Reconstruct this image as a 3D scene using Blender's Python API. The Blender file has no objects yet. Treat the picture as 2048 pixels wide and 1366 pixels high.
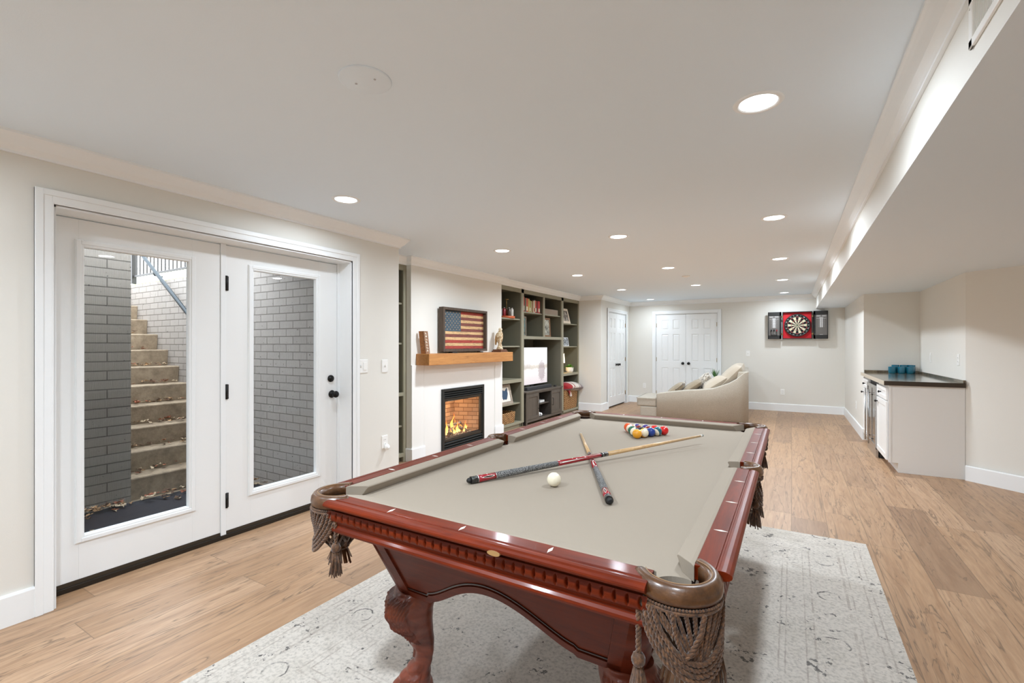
import bpy, bmesh, math, random
from mathutils import Vector, Matrix
R = random.Random(7)
PI = math.pi
S = bpy.context.scene
COL = S.collection

# ------------------------------------------------------------------ camera
TH = math.atan((1583.06 - 1024.0) / 938.1)
cd = bpy.data.cameras.new('camera'); cam = bpy.data.objects.new('camera', cd); COL.objects.link(cam)
cam.location = (0, 0, 1.34); cam.rotation_euler = (PI / 2, 0, TH)
cd.sensor_width = 36; cd.lens = 938.1 / 2048 * 36; cd.shift_y = 7.7 / 2048
cd.clip_start = 0.02; cd.clip_end = 200
S.camera = cam
S.view_settings.view_transform = 'Standard'; S.view_settings.look = 'None'
S.view_settings.gamma = 1; S.view_settings.use_curve_mapping = False
S.view_settings.exposure = 0.80
S.cycles.max_bounces = 12; S.cycles.diffuse_bounces = 7; S.cycles.transparent_max_bounces = 12
S.cycles.sample_clamp_indirect = 6.0
# ------------------------------------------------------------------ sky (bright overcast daylight)
w = bpy.data.worlds.new('sky'); S.world = w; w.use_nodes = True
bg = w.node_tree.nodes['Background']; bg.inputs[0].default_value = (0.93, 0.96, 1.0, 1); bg.inputs[1].default_value = 5.4
CAN_W = 14.0          # power of one recessed ceiling lamp
H = 2.355             # main ceiling
ZS = 2.067            # lower ceiling under the soffit
XL, YF, XS = -3.219, 11.03, 0.415

# ------------------------------------------------------------------ helpers
ORG = {}
def org(o): return ORG.get(o.name, Vector((0, 0, 0))) if o else Vector((0, 0, 0))
def prop(o, label=None, cat=None, group=None, kind=None):
    if label: o['label'] = label
    if cat: o['category'] = cat
    if group: o['group'] = group
    if kind: o['kind'] = kind
    return o
def thing(name, loc, label, cat, group=None, kind=None):
    o = bpy.data.objects.new(name, None); COL.objects.link(o); o.location = loc
    o.empty_display_size = 0.05; ORG[o.name] = Vector(loc)
    return prop(o, label, cat, group, kind)
def dup(root, loc, rz=0.0, label=None, group=None, scale=None):
    def rec(o, par):
        c = o.copy(); COL.objects.link(c)
        if par: c.parent = par
        for ch in o.children: rec(ch, c)
        return c
    r = rec(root, None); r.location = loc; r.rotation_euler = (0, 0, rz)
    if scale: r.scale = scale
    if label: r['label'] = label
    if group: r['group'] = group
    return r
class MB:
    def __init__(s): s.v = []; s.f = []; s.m = []; s.s = []
    def add(s, vs, fs, mi=0, sm=False):
        n = len(s.v); s.v += [tuple(p) for p in vs]
        for f in fs: s.f.append([i + n for i in f]); s.m.append(mi); s.s.append(sm)
        return s
    def box(s, x0, x1, y0, y1, z0, z1, mi=0):
        if x0 > x1: x0, x1 = x1, x0
        if y0 > y1: y0, y1 = y1, y0
        if z0 > z1: z0, z1 = z1, z0
        return s.add([(x0,y0,z0),(x1,y0,z0),(x1,y1,z0),(x0,y1,z0),(x0,y0,z1),(x1,y0,z1),(x1,y1,z1),(x0,y1,z1)],
            [(3,2,1,0),(4,5,6,7),(0,1,5,4),(1,2,6,5),(2,3,7,6),(3,0,4,7)], mi)
    def prism(s, poly, a0, a1, ax='z', mi=0, sm=False):
        n = len(poly)
        def P(p, a): return {'z': (p[0], p[1], a), 'y': (p[0], a, p[1]), 'x': (a, p[0], p[1])}[ax]
        vs = [P(p, a0) for p in poly] + [P(p, a1) for p in poly]
        k = len(s.v); s.v += vs
        s.f.append([k + i for i in range(n)][::-1]); s.f.append([k + n + i for i in range(n)]); s.m += [mi, mi]; s.s += [False, False]
        for i in range(n):
            j = (i + 1) % n; s.f.append([k + i, k + j, k + n + j, k + n + i]); s.m.append(mi); s.s.append(sm)
        return s
    def loft(s, rings, mi=0, sm=True, cap=True, wrap=False):
        n = len(rings[0]); k = len(s.v)
        for r in rings: s.v += [tuple(p) for p in r]
        m = len(rings)
        for a in range(m if wrap else m - 1):
            b = (a + 1) % m
            for i in range(n):
                j = (i + 1) % n
                s.f.append([k + a*n + i, k + a*n + j, k + b*n + j, k + b*n + i]); s.m.append(mi); s.s.append(sm)
        if cap and not wrap:
            s.f.append([k + i for i in range(n)][::-1]); s.f.append([k + (m-1)*n + i for i in range(n)]); s.m += [mi, mi]; s.s += [False, False]
        return s
    def lathe(s, prof, c=(0,0,0), n=24, mi=0, sm=True):
        rings = [[(c[0] + r*math.cos(2*PI*i/n), c[1] + r*math.sin(2*PI*i/n), c[2] + z) for i in range(n)] for r, z in prof]
        return s.loft(rings, mi, sm)
    def tube(s, path, r, n=8, mi=0, sm=True, wrap=False):
        P = [Vector(p) for p in path]; rings = []; m = len(P)
        up = None
        for i in range(m):
            a = P[(i-1) % m] if (wrap or i > 0) else P[0]; b = P[(i+1) % m] if (wrap or i < m-1) else P[-1]
            t = (b - a).normalized()
            if up is None: up = Vector((0,0,1)) if abs(t.z) < 0.9 else Vector((1,0,0))
            x = t.cross(up)
            if x.length < 1e-5: x = t.orthogonal()
            x.normalize(); y = x.cross(t).normalized(); up = y
            rr = r[i] if isinstance(r, (list, tuple)) else r
            rings.append([P[i] + x*rr*math.cos(2*PI*k/n) + y*rr*math.sin(2*PI*k/n) for k in range(n)])
        return s.loft(rings, mi, sm, wrap=wrap)
    def cyl(s, a, b, r, n=20, mi=0, sm=True): return s.tube([a, b], r, n, mi, sm)
    def ball(s, c, r, nu=24, nv=14, mi=0, sc=(1,1,1), matf=None):
        k = len(s.v); s.v.append((c[0], c[1], c[2] - r*sc[2]))
        for a in range(1, nv):
            t = -PI/2 + PI*a/nv
            for i in range(nu):
                p = 2*PI*i/nu; s.v.append((c[0]+r*sc[0]*math.cos(t)*math.cos(p), c[1]+r*sc[1]*math.cos(t)*math.sin(p), c[2]+r*sc[2]*math.sin(t)))
        s.v.append((c[0], c[1], c[2] + r*sc[2])); top = len(s.v) - 1
        def g(a, i): return k + 1 + (a-1)*nu + i % nu
        for i in range(nu):
            s.f.append([k, g(1,i+1), g(1,i)]); s.m.append(mi); s.s.append(True)
            s.f.append([top, g(nv-1,i), g(nv-1,i+1)]); s.m.append(mi); s.s.append(True)
            for a in range(1, nv-1): s.f.append([g(a,i), g(a,i+1), g(a+1,i+1), g(a+1,i)]); s.m.append(mi); s.s.append(True)
        return s
    def grid(s, fn, nu, nv, mi=0, sm=True, wu=False):
        k = len(s.v); U = nu if wu else nu + 1
        for a in range(nv + 1):
            for i in range(U): s.v.append(tuple(fn(i/nu, a/nv)))
        for a in range(nv):
            for i in range(nu):
                j = (i + 1) % U; s.f.append([k+a*U+i, k+a*U+j, k+(a+1)*U+j, k+(a+1)*U+i]); s.m.append(mi); s.s.append(sm)
        return s
    def text(s, txt, size, fn, mi=0, depth=0.0):
        cu = bpy.data.curves.new('t', 'FONT'); cu.body = txt; cu.size = size; cu.align_x = 'CENTER'; cu.align_y = 'CENTER'
        o = bpy.data.objects.new('t', cu); me = o.to_mesh()
        s.add([fn(v.co.x, v.co.y) for v in me.vertices], [list(p.vertices) for p in me.polygons], mi)
        o.to_mesh_clear(); bpy.data.objects.remove(o); bpy.data.curves.remove(cu); return s
    def xf(s, fn): s.v = [tuple(fn(Vector(p))) for p in s.v]; return s
    def build(s, name, mats, parent=None, loc=None, bevel=0, seg=2, sub=0, nofix=False, **kw):
        if not isinstance(mats, (list, tuple)): mats = [mats]
        o0 = org(parent) if parent else Vector(loc or (0,0,0))
        me = bpy.data.meshes.new(name)
        me.from_pydata([(p[0]-o0.x, p[1]-o0.y, p[2]-o0.z) for p in s.v], [], s.f)
        for m in mats: me.materials.append(m)
        me.polygons.foreach_set('material_index', s.m); me.polygons.foreach_set('use_smooth', s.s)
        if not nofix:
            b = bmesh.new(); b.from_mesh(me); bmesh.ops.recalc_face_normals(b, faces=b.faces); b.to_mesh(me); b.free()
        me.validate(); me.update()
        o = bpy.data.objects.new(name, me); COL.objects.link(o)
        if parent: o.parent = parent
        else: o.location = o0
        ORG[o.name] = o0
        if bevel:
            bm = o.modifiers.new('bevel', 'BEVEL'); bm.width = bevel; bm.segments = seg; bm.limit_method = 'ANGLE'; bm.angle_limit = math.radians(40)
        if sub: sm_ = o.modifiers.new('sub', 'SUBSURF'); sm_.levels = sub; sm_.render_levels = sub
        return prop(o, **kw)
def sweep(mb, path, prof, mi=0, closed=False):
    """profile [(offset to the right of the path, z)] swept along plan polyline with mitres"""
    P = [Vector(p) for p in path]; n = len(P); secs = []
    for i in range(n):
        ds = []
        if i > 0 or closed: ds.append((P[i] - P[i-1]).normalized())
        if i < n-1 or closed: ds.append((P[(i+1) % n] - P[i]).normalized())
        ns = [Vector((d.y, -d.x)) for d in ds]
        if len(ns) == 2:
            m = (ns[0] + ns[1]); m = m / max(0.15, m.dot(ns[0]))
        else: m = ns[0]
        secs.append([(P[i].x + m.x*o, P[i].y + m.y*o, z) for o, z in prof])
    mb.loft(secs, mi, False, wrap=closed); return mb

# ------------------------------------------------------------------ materials
def M(name, col, rough=0.5, metal=0.0, **k):
    m = bpy.data.materials.new(name); m.use_nodes = True; b = m.node_tree.nodes['Principled BSDF']
    b.inputs['Base Color'].default_value = (*col, 1); b.inputs['Roughness'].default_value = rough; b.inputs['Metallic'].default_value = metal
    if 'coat' in k: b.inputs['Coat Weight'].default_value = k['coat']; b.inputs['Coat Roughness'].default_value = k.get('coatr', 0.1)
    if 'emit' in k: b.inputs['Emission Color'].default_value = (*k['emit'], 1); b.inputs['Emission Strength'].default_value = k.get('es', 1)
    if 'spec' in k: b.inputs['Specular IOR Level'].default_value = k['spec']
    if 'sheen' in k: b.inputs['Sheen Weight'].default_value = k['sheen']
    return m
def sr(r, g, b):
    f = lambda c: (c/255/12.92) if c/255 <= .04045 else ((c/255+.055)/1.055)**2.4
    return (f(r), f(g), f(b))
class NT:
    def __init__(s, m): s.m = m; s.t = m.node_tree; s.b = s.t.nodes['Principled BSDF']
    def n(s, ty, **k):
        nd = s.t.nodes.new(ty)
        for a, v in k.items():
            if a.startswith('i_'):
                key = a[2:]; key = int(key) if key.isdigit() else key.replace('_', ' ')
                inp = nd.inputs[key]
                if hasattr(v, 'is_linked') or isinstance(v, bpy.types.NodeSocket): s.t.links.new(v, inp)
                else: inp.default_value = v
            else: setattr(nd, a, v)
        return nd
    def L(s, a, b): s.t.links.new(a, b)
    def math(s, op, a, b=0.0, c=0.0):
        nd = s.t.nodes.new('ShaderNodeMath'); nd.operation = op
        for i, v in enumerate((a, b, c)):
            if isinstance(v, bpy.types.NodeSocket): s.L(v, nd.inputs[i])
            else: nd.inputs[i].default_value = v
        return nd.outputs[0]
    def ramp(s, fac, stops, interp='LINEAR'):
        nd = s.t.nodes.new('ShaderNodeValToRGB'); s.L(fac, nd.inputs[0]); cr = nd.color_ramp; cr.interpolation = interp
        while len(cr.elements) < len(stops): cr.elements.new(0.5)
        for e, (p, c) in zip(cr.elements, stops): e.position = p; e.color = (*c, 1) if len(c) == 3 else c
        return nd.outputs[0]
    def mix(s, f, a, b, mode='MIX'):
        nd = s.t.nodes.new('ShaderNodeMix'); nd.data_type = 'RGBA'; nd.blend_type = mode
        for i, v in ((0, f), (6, a), (7, b)):
            if isinstance(v, bpy.types.NodeSocket): s.L(v, nd.inputs[i])
            else: nd.inputs[i].default_value = v if i == 0 else (*v, 1)
        return nd.outputs[2]
    def pos(s, obj=False):
        if obj: return s.n('ShaderNodeTexCoord').outputs['Object']
        return s.n('ShaderNodeNewGeometry').outputs['Position']
    def xyz(s, v):
        nd = s.n('ShaderNodeSeparateXYZ'); s.L(v, nd.inputs[0]); return nd.outputs
    def comb(s, x, y, z=0.0):
        nd = s.n('ShaderNodeCombineXYZ')
        for i, v in enumerate((x, y, z)):
            if isinstance(v, bpy.types.NodeSocket): s.L(v, nd.inputs[i])
            else: nd.inputs[i].default_value = v
        return nd.outputs[0]
    def noise(s, vec, scale, detail=3, rough=0.5, dist=0.0):
        nd = s.n('ShaderNodeTexNoise'); s.L(vec, nd.inputs['Vector']); nd.inputs['Scale'].default_value = scale
        nd.inputs['Detail'].default_value = detail; nd.inputs['Roughness'].default_value = rough; nd.inputs['Distortion'].default_value = dist
        return nd.outputs['Fac']
    def bump(s, h, dist=0.002, strength=1.0):
        nd = s.n('ShaderNodeBump'); s.L(h, nd.inputs['Height']); nd.inputs['Distance'].default_value = dist; nd.inputs['Strength'].default_value = strength
        s.L(nd.outputs[0], s.b.inputs['Normal'])
    def col(s, c): s.L(c, s.b.inputs['Base Color'])
def bumpy(m, scale=200, dist=0.0005, obj=True):
    t = NT(m); t.bump(t.noise(t.pos(obj), scale, 3), dist); return m
def wood(name, c1, c2, rough=0.4, axis='x', scale=1.0, coat=0.0, dark=None):
    m = M(name, c1, rough, coat=coat); t = NT(m); p = t.xyz(t.pos(False)); sc = {'x': (1.2, 18, 18), 'y': (18, 1.2, 18), 'z': (18, 18, 1.2)}[axis]
    v = t.comb(*[t.math('MULTIPLY', p[i], sc[i]*scale) for i in range(3)])
    n = t.noise(v, 2.0, 6, 0.65, 0.8); c = t.ramp(n, [(0.3, c1), (0.7, c2)])
    if dark: c = t.mix(t.ramp(t.noise(v, 5.0, 3, .6, 1.5), [(0.6, (0,0,0)), (0.75, (1,1,1))]), c, dark)
    t.col(c); t.bump(n, 0.0006); return m

WALL = bumpy(M('wall_paint', sr(230,228,221), 0.7), 350, .0002)
CEIL = bumpy(M('ceiling_paint', sr(232,244,254), 0.8), 300, .0002)
TRIM = M('white_trim', sr(243,246,247), 0.35)
DOORW = M('door_white', sr(242,244,244), 0.35)
BLACK = M('oil_rubbed_black', (0.012, 0.011, 0.010), 0.35, 0.6)
DARK = M('flat_black', (0.01, 0.01, 0.01), 0.6)
PLATE = M('white_plastic', sr(245,245,242), 0.3)
STEEL = M('brushed_steel', (0.55, 0.55, 0.55), 0.25, 1.0)
BRASS = M('dull_brass', (0.35, 0.25, 0.1), 0.35, 1.0)
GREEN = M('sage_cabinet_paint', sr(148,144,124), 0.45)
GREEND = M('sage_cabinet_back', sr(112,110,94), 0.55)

def glass_mat(name, tint=(1,1,1), refl=1.0):
    m = bpy.data.materials.new(name); m.use_nodes = True; t = m.node_tree; t.nodes.clear()
    out = t.nodes.new('ShaderNodeOutputMaterial'); tr = t.nodes.new('ShaderNodeBsdfTransparent'); gl = t.nodes.new('ShaderNodeBsdfGlossy')
    gl.inputs['Roughness'].default_value = 0.0; tr.inputs[0].default_value = (*tint, 1)
    fr = t.nodes.new('ShaderNodeFresnel'); fr.inputs[0].default_value = 1.45; mx = t.nodes.new('ShaderNodeMixShader')
    ge = t.nodes.new('ShaderNodeNewGeometry'); mu = t.nodes.new('ShaderNodeMath'); mu.operation = 'MULTIPLY'; iv = t.nodes.new('ShaderNodeMath'); iv.operation = 'SUBTRACT'; iv.inputs[0].default_value = 1.0
    t.links.new(ge.outputs['Backfacing'], iv.inputs[1]); t.links.new(iv.outputs[0], mu.inputs[0]); t.links.new(fr.outputs[0], mu.inputs[1]); t.links.new(mu.outputs[0], mx.inputs[0]); t.links.new(tr.outputs[0], mx.inputs[1]); t.links.new(gl.outputs[0], mx.inputs[2]); t.links.new(mx.outputs[0], out.inputs[0])
    return m
GLASS = glass_mat('clear_glass', (0.93, 0.95, 0.96))

def floor_mat():
    m = M('oak_plank', (0.5, 0.35, 0.2), 0.42); t = NT(m); x, y, z = t.xyz(t.pos())
    W, LN = 0.228, 1.55
    xi = t.math('FLOOR', t.math('DIVIDE', x, W)); xf = t.math('FRACT', t.math('DIVIDE', x, W))
    wn = t.n('ShaderNodeTexWhiteNoise', noise_dimensions='1D'); t.L(xi, wn.inputs['W'])
    yo = t.math('ADD', t.math('DIVIDE', y, LN), t.math('MULTIPLY', wn.outputs[0], 7.3))
    yi = t.math('FLOOR', yo); yf = t.math('FRACT', yo)
    wn2 = t.n('ShaderNodeTexWhiteNoise', noise_dimensions='2D'); t.L(t.comb(xi, yi), wn2.inputs['Vector'])
    r = wn2.outputs[0]
    base = t.ramp(r, [(0.0, sr(160,128,100)), (0.3, sr(188,153,120)), (0.55, sr(174,138,104)), (0.8, sr(194,160,128)), (1.0, sr(168,134,106))])
    off = t.math('MULTIPLY', r, 37.0)
    gv = t.comb(t.math('ADD', t.math('MULTIPLY', x, 9.0), off), t.math('ADD', t.math('MULTIPLY', y, 0.8), off))
    g = t.noise(gv, 3.0, 8, 0.65, 1.2)
    c = t.mix(t.ramp(g, [(0.36, (0,0,0)), (0.60, (1,1,1))]), t.mix(1.0, base, (0.76, 0.70, 0.66), 'MULTIPLY'), base)
    fine = t.noise(t.comb(t.math('MULTIPLY', x, 120.0), t.math('MULTIPLY', y, 5.0)), 1.0, 4, .6)
    c = t.mix(t.ramp(fine, [(0.35, (.30,.30,.30)), (0.55, (0,0,0))]), c, (0.26, 0.17, 0.105))
    kn = t.noise(t.comb(t.math('ADD', t.math('MULTIPLY', x, 5.5), off), t.math('ADD', t.math('MULTIPLY', y, 0.42), off)), 1.9, 4, 0.55, 1.2)
    c = t.mix(t.ramp(kn, [(0.0, (0,0,0)), (0.48, (0,0,0)), (0.5, (.85,.85,.85)), (0.512, (0,0,0)), (1.0, (0,0,0))]), c, (0.16, 0.10, 0.06))
    k2 = t.noise(t.comb(t.math('ADD', t.math('MULTIPLY', x, 7), off), t.math('ADD', t.math('MULTIPLY', y, 2.2), off)), 2.0, 4, 0.6, 1)
    c = t.mix(t.ramp(k2, [(0.66, (0,0,0)), (0.74, (.6,.6,.6))]), c, (0.15, 0.10, 0.07))
    seam = t.math('MAXIMUM', t.math('MAXIMUM', t.math('LESS_THAN', xf, 0.012), t.math('GREATER_THAN', xf, 0.992)), t.math('LESS_THAN', yf, 0.0025))
    c = t.mix(t.math('MULTIPLY', seam, 0.5), c, (0.12, 0.08, 0.05)); t.col(c)
    t.bump(t.math('SUBTRACT', g, t.math('MULTIPLY', seam, 1.0)), 0.0007)
    t.L(t.ramp(g, [(0, (.34,.34,.34)), (1, (.5,.5,.5))]), t.b.inputs['Roughness'])
    return m
def rug_mat(cx, cy, hx, hy):
    m = M('rug_pile', (0.6, 0.58, 0.55), 0.95, sheen=0.2); t = NT(m); P = t.pos(); x, y, z = t.xyz(P)
    dx = t.math('SUBTRACT', hx, t.math('ABSOLUTE', t.math('SUBTRACT', x, cx))); dy = t.math('SUBTRACT', hy, t.math('ABSOLUTE', t.math('SUBTRACT', y, cy)))
    d = t.math('MINIMUM', dx, dy)
    n1 = t.noise(P, 2.2, 5, .6); n2 = t.noise(P, 70, 5, .7)
    c = t.ramp(n1, [(0.3, sr(202,194,181)), (0.5, sr(222,214,203)), (0.7, sr(211,203,192))])
    c = t.mix(t.ramp(n2, [(0.45, (0,0,0)), (0.65, (.55,.55,.55))]), c, sr(150,142,132))
    wav = t.math('ADD', d, t.math('MULTIPLY', t.math('SUBTRACT', t.noise(P, 40, 2), .5), 0.006))
    wear = t.ramp(t.noise(P, 9, 4, .7), [(0.38, (0,0,0)), (0.6, (1,1,1))])
    ln = None
    for a, wd in ((0.055, .0035), (0.085, .0035), (0.15, .003), (0.175, .006), (0.335, .004), (0.37, .003), (0.45, .003), (0.475, .0035)):
        q = t.math('LESS_THAN', t.math('ABSOLUTE', t.math('SUBTRACT', wav, a)), wd); ln = q if ln is None else t.math('MAXIMUM', ln, q)
    c = t.mix(t.math('MULTIPLY', t.math('MULTIPLY', ln, wear), 0.55), c, sr(150,134,122))
    al = t.math('SUBTRACT', t.math('FRACT', t.math('DIVIDE', y, .46)), .5); rr = t.math('SQRT', t.math('ADD', t.math('POWER', t.math('MULTIPLY', al, .46), 2.0), t.math('POWER', t.math('SUBTRACT', dx, .255), 2.0)))
    rg = t.math('LESS_THAN', t.math('ABSOLUTE', t.math('SUBTRACT', t.math('ADD', rr, t.math('MULTIPLY', t.math('SUBTRACT', t.noise(P, 22, 3, .7), .5), .03)), .050)), .0035)
    c = t.mix(t.math('MULTIPLY', t.math('MULTIPLY', rg, t.ramp(t.noise(P, 7, 3, .7), [(.44, (0,0,0)), (.52, (1,1,1))])), .85), c, sr(60,54,50))
    # dark worn flecks
    fv = t.n('ShaderNodeTexVoronoi'); fv.inputs['Scale'].default_value = 24.0; fv.inputs['Randomness'].default_value = 1.0
    dn = t.n('ShaderNodeTexNoise'); t.L(P, dn.inputs['Vector']); dn.inputs['Scale'].default_value = 55.0; dn.inputs['Detail'].default_value = 3
    va = t.n('ShaderNodeVectorMath', operation='MULTIPLY_ADD'); t.L(dn.outputs['Color'], va.inputs[0]); va.inputs[1].default_value = (0.042,0.042,0); t.L(P, va.inputs[2])
    t.L(va.outputs[0], fv.inputs['Vector'])
    fl = t.math('LESS_THAN', fv.outputs['Distance'], t.math('MULTIPLY', t.math('SUBTRACT', t.noise(P, 11, 3, .6), 0.44), 0.75))
    c = t.mix(t.math('MULTIPLY', fl, 0.9), c, sr(42,38,36))
    f2 = t.math('GREATER_THAN', t.math('MULTIPLY', t.noise(va.outputs[0], 48, 2, .5), t.noise(P, 6.0, 3)), 0.385)
    c = t.mix(t.math('MULTIPLY', f2, 0.8), c, sr(48,44,42))
    t.col(c); t.bump(t.noise(P, 900, 2), 0.002); return m
def brick_mat(name, ax, c1, c2, mort, rib=True, bw=0.21, rh=0.075):
    m = M(name, c1, 0.8); t = NT(m); P = t.pos(); x, y, z = t.xyz(P); u = x if ax == 'x' else y
    v = t.comb(u, z)
    b = t.n('ShaderNodeTexBrick'); t.L(v, b.inputs['Vector']); b.inputs['Scale'].default_value = 1.0
    b.inputs['Brick Width'].default_value = bw; b.inputs['Row Height'].default_value = rh; b.inputs['Mortar Size'].default_value = 0.005
    b.inputs['Mortar Smooth'].default_value = 0.4; b.inputs['Color1'].default_value = (*c1,1); b.inputs['Color2'].default_value = (*c2,1); b.inputs['Mortar'].default_value = (*mort,1)
    n = t.noise(P, 30, 5, .6)
    pit = t.ramp(t.noise(P, 42, 2, .5), [(0.71, (0,0,0)), (0.74, (1,1,1))])
    c = t.mix(t.math('MULTIPLY', n, 0.35), b.outputs['Color'], tuple(q*0.6 for q in c1))
    c = t.mix(pit, c, (0.05, 0.045, 0.04)); t.col(c)
    h = t.math('SUBTRACT', t.math('MULTIPLY', n, 0.35), b.outputs['Fac'])
    if rib:
        wv = t.math('SINE', t.math('MULTIPLY', t.math('ADD', u, t.math('MULTIPLY', t.noise(P, 8, 2), .01)), 520.0)); h = t.math('ADD', h, t.math('MULTIPLY', wv, 0.12))
    t.bump(h, 0.006); return m
OAK = floor_mat()

# ------------------------------------------------------------------ room shell
def struct(mb, name, mats, label, cat, **k): return mb.build(name, mats, label=label, cat=cat, kind='structure', **k)
struct(MB().box(-3.47, 3.2, -2.8, 3.25, -0.12, 0.0).box(-4.5, 3.2, 3.25, 11.3, -0.12, 0.0), 'floor', OAK, 'light oak plank floor running the length of the room', 'floor')
struct(MB().box(-4.5, XS, -2.8, 11.3, H, H+0.12), 'ceiling', CEIL, 'smooth white main ceiling with recessed lights', 'ceiling')
mb = MB().box(XS, 3.2, -2.8, 11.3, ZS, H+0.12)
mb.m = [0,0,0,0,0,1]
struct(mb, 'ceiling_soffit', [CEIL, WALL], 'lower boxed ceiling along the right side of the room', 'ceiling')
# left wall with double door opening
D0, D1, DH = 0.852, 2.735, 2.055
mb = MB().box(-3.47, XL, -2.8, D0, 0, H).box(-3.47, XL, D1, 3.29, 0, H).box(-3.47, XL, D0, D1, DH, H)
struct(mb, 'wall_left', WALL, 'cream wall around the glazed double door', 'wall')
struct(MB().box(-4.45, -3.47, 3.17, 3.29, 0, H), 'wall_alcove', WALL, 'return wall beside the narrow left bookcase', 'wall')
struct(MB().box(-4.57, -4.45, 3.17, 9.2, 0, H), 'wall_back_left', WALL, 'wall behind the built-in bookcases', 'wall')
BX, BY0, BY1 = -3.76, 4.04, 6.0
FB0, FB1, FBZ = 4.60, 5.47, 0.76
mb = MB().box(-4.45, BX, BY0, FB0, 0, H).box(-4.45, BX, FB1, BY1, 0, H).box(-4.45, BX, FB0, FB1, FBZ, H)
struct(mb, 'wall_fireplace', WALL, 'cream chimney breast above and around the gas fireplace', 'wall')
struct(MB().box(-4.57, -3.32, 9.1, 9.5, 0, H).box(-3.47, -3.32, 9.5, 9.533, 0, H).box(-3.47, -3.32, 10.753, 11.03, 0, H).box(-3.47, -3.32, 9.533, 10.753, 2.055, H).box(-3.8, -3.47, 9.5, 11.1, 0, H), 'wall_closet', WALL, 'cream wall with the narrow bifold closet doors', 'wall')
struct(MB().box(-3.47, -2.704, YF, YF+.15, 0, H).box(-1.375, 3.2, YF, YF+.15, 0, H).box(-2.704, -1.375, YF, YF+.15, 2.055, H).box(-2.8, -1.3, YF+.15, YF+.2, 0, 2.3), 'wall_far', WALL, 'far cream wall with double door and dartboard', 'wall')
RX, NY, NX, CY = 0.88, 8.27, 1.49, 6.33
struct(MB().box(RX, 3.2, NY, YF, 0, ZS), 'wall_right', WALL, 'cream wall to the right of the dartboard, beyond the bar cabinets', 'wall')
AX, AY = 2.9, 5.1
struct(MB().prism([(NX, NY), (NX, CY), (AX, AY), (AX, -2.8), (3.2, -2.8), (3.2, NY)], 0, ZS), 'wall_right_angled', WALL, 'cream wall behind the bar counter turning at an angle to the right', 'wall')
struct(MB().box(-3.47, 3.2, -2.8, -2.65, 0, H), 'wall_behind', WALL, 'cream wall closing the near end of the room', 'wall')

# crown moulding and baseboards
cp = [(0,H),(0.078,H),(0.078,H-.012),(0.070,H-.018),(0.060,H-.030),(0.040,H-.058),(0.022,H-.072),(0.014,H-.080),(0.014,H-.091),(0,H-.091)]
mb = MB(); sweep(mb, [(XL,-2.65),(XL,3.29),(-3.83,3.29),(-3.83,BY0),(BX,BY0),(BX,BY1),(-3.80,BY1),(-3.80,9.1),(-3.32,9.1),(-3.32,YF),(XS,YF),(XS,-2.65)], cp)
struct(mb, 'trim_1', TRIM, 'white crown moulding around the main ceiling', 'crown moulding')
bp = [(0,0),(0.016,0),(0.016,.140),(0.012,.150),(0,.150)]
def base(name, path, label):
    mb = MB(); sweep(mb, path, bp); struct(mb, name, TRIM, label, 'baseboard')
base('baseboard_left', [(XL,-2.65),(XL,D0-.07)], 'white baseboard left of the glazed double door')
base('baseboard_left_end', [(XL,D1+.07),(XL,3.29),(-3.83,3.29)], 'white baseboard below the light switches')
base('baseboard_closet', [(-3.80,9.1),(-3.32,9.1),(-3.32,9.46)], 'white baseboard on the jog beside the closet doors')
base('baseboard_closet_end', [(-3.32,10.83),(-3.32,YF),(-2.775,YF)], 'white baseboard between closet and far double door')
base('baseboard_far', [(-1.30,YF),(RX,YF),(RX,NY)], 'white baseboard below the dartboard')
base('baseboard_right', [(NX,CY-.02),(AX,AY),(AX,-2.65)], 'white baseboard on the angled right wall')
base('baseboard_behind', [(AX,-2.65),(XL,-2.65)], 'white baseboard at the near end')
# ------------------------------------------------------------------ doors
MAPL = lambda p: (XL + p[1], p[0], p[2])
MAPF = lambda p: (p[0], YF - p[1], p[2])
MAPC = lambda p: (-3.32 + p[1], p[0], p[2])
def casing(u0, u1, z1, fn, wd=.07, steps=((0,.07,.012),(.006,.060,.017),(.040,.070,.022),(.0,.012,.016))):
    mb = MB()
    for a, b, t in steps:
        a *= wd/.07; b *= wd/.07
        mb.box(u0-b, u0-a, 0, t, 0, z1+b).box(u1+a, u1+b, 0, t, 0, z1+b).box(u0-a, u1+a, 0, t, z1+a, z1+b)
    return mb.xf(fn)
d1 = thing('door_1', (XL-.15, 1.78, 0), 'white glazed double door to the outside steps', 'door', kind='structure')
casing(D0, D1, DH, MAPL, .07).build('door_casing', TRIM, d1, bevel=.002)
mb = MB()
J = -.155
mb.box(D0-.0, D0+.012, J-.05, .002, 0, DH).box(D1-.012, D1, J-.05, .002, 0, DH).box(D0, D1, J-.05, .002, DH-.012, DH)      # jamb liner
mb.box(D0+.012, D0+.030, J-.05, J+.004, 0, DH-.012).box(2.706, D1-.012, J-.05, J+.014, 0, DH-.012).box(D0+.012, D1-.012, J-.05, J+.004, 2.040, DH-.012)
mb.box(1.744, 1.779, J-.05, J+.008, .03, 2.040)
mb.xf(MAPL).build('door_frame', TRIM, d1, bevel=.0015)
MB().box(D0, D1, J-.075, J+.012, 0, .030).xf(MAPL).build('threshold', M('dark_threshold', (.03,.024,.018), .35, .4), d1, bevel=.004)
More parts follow.
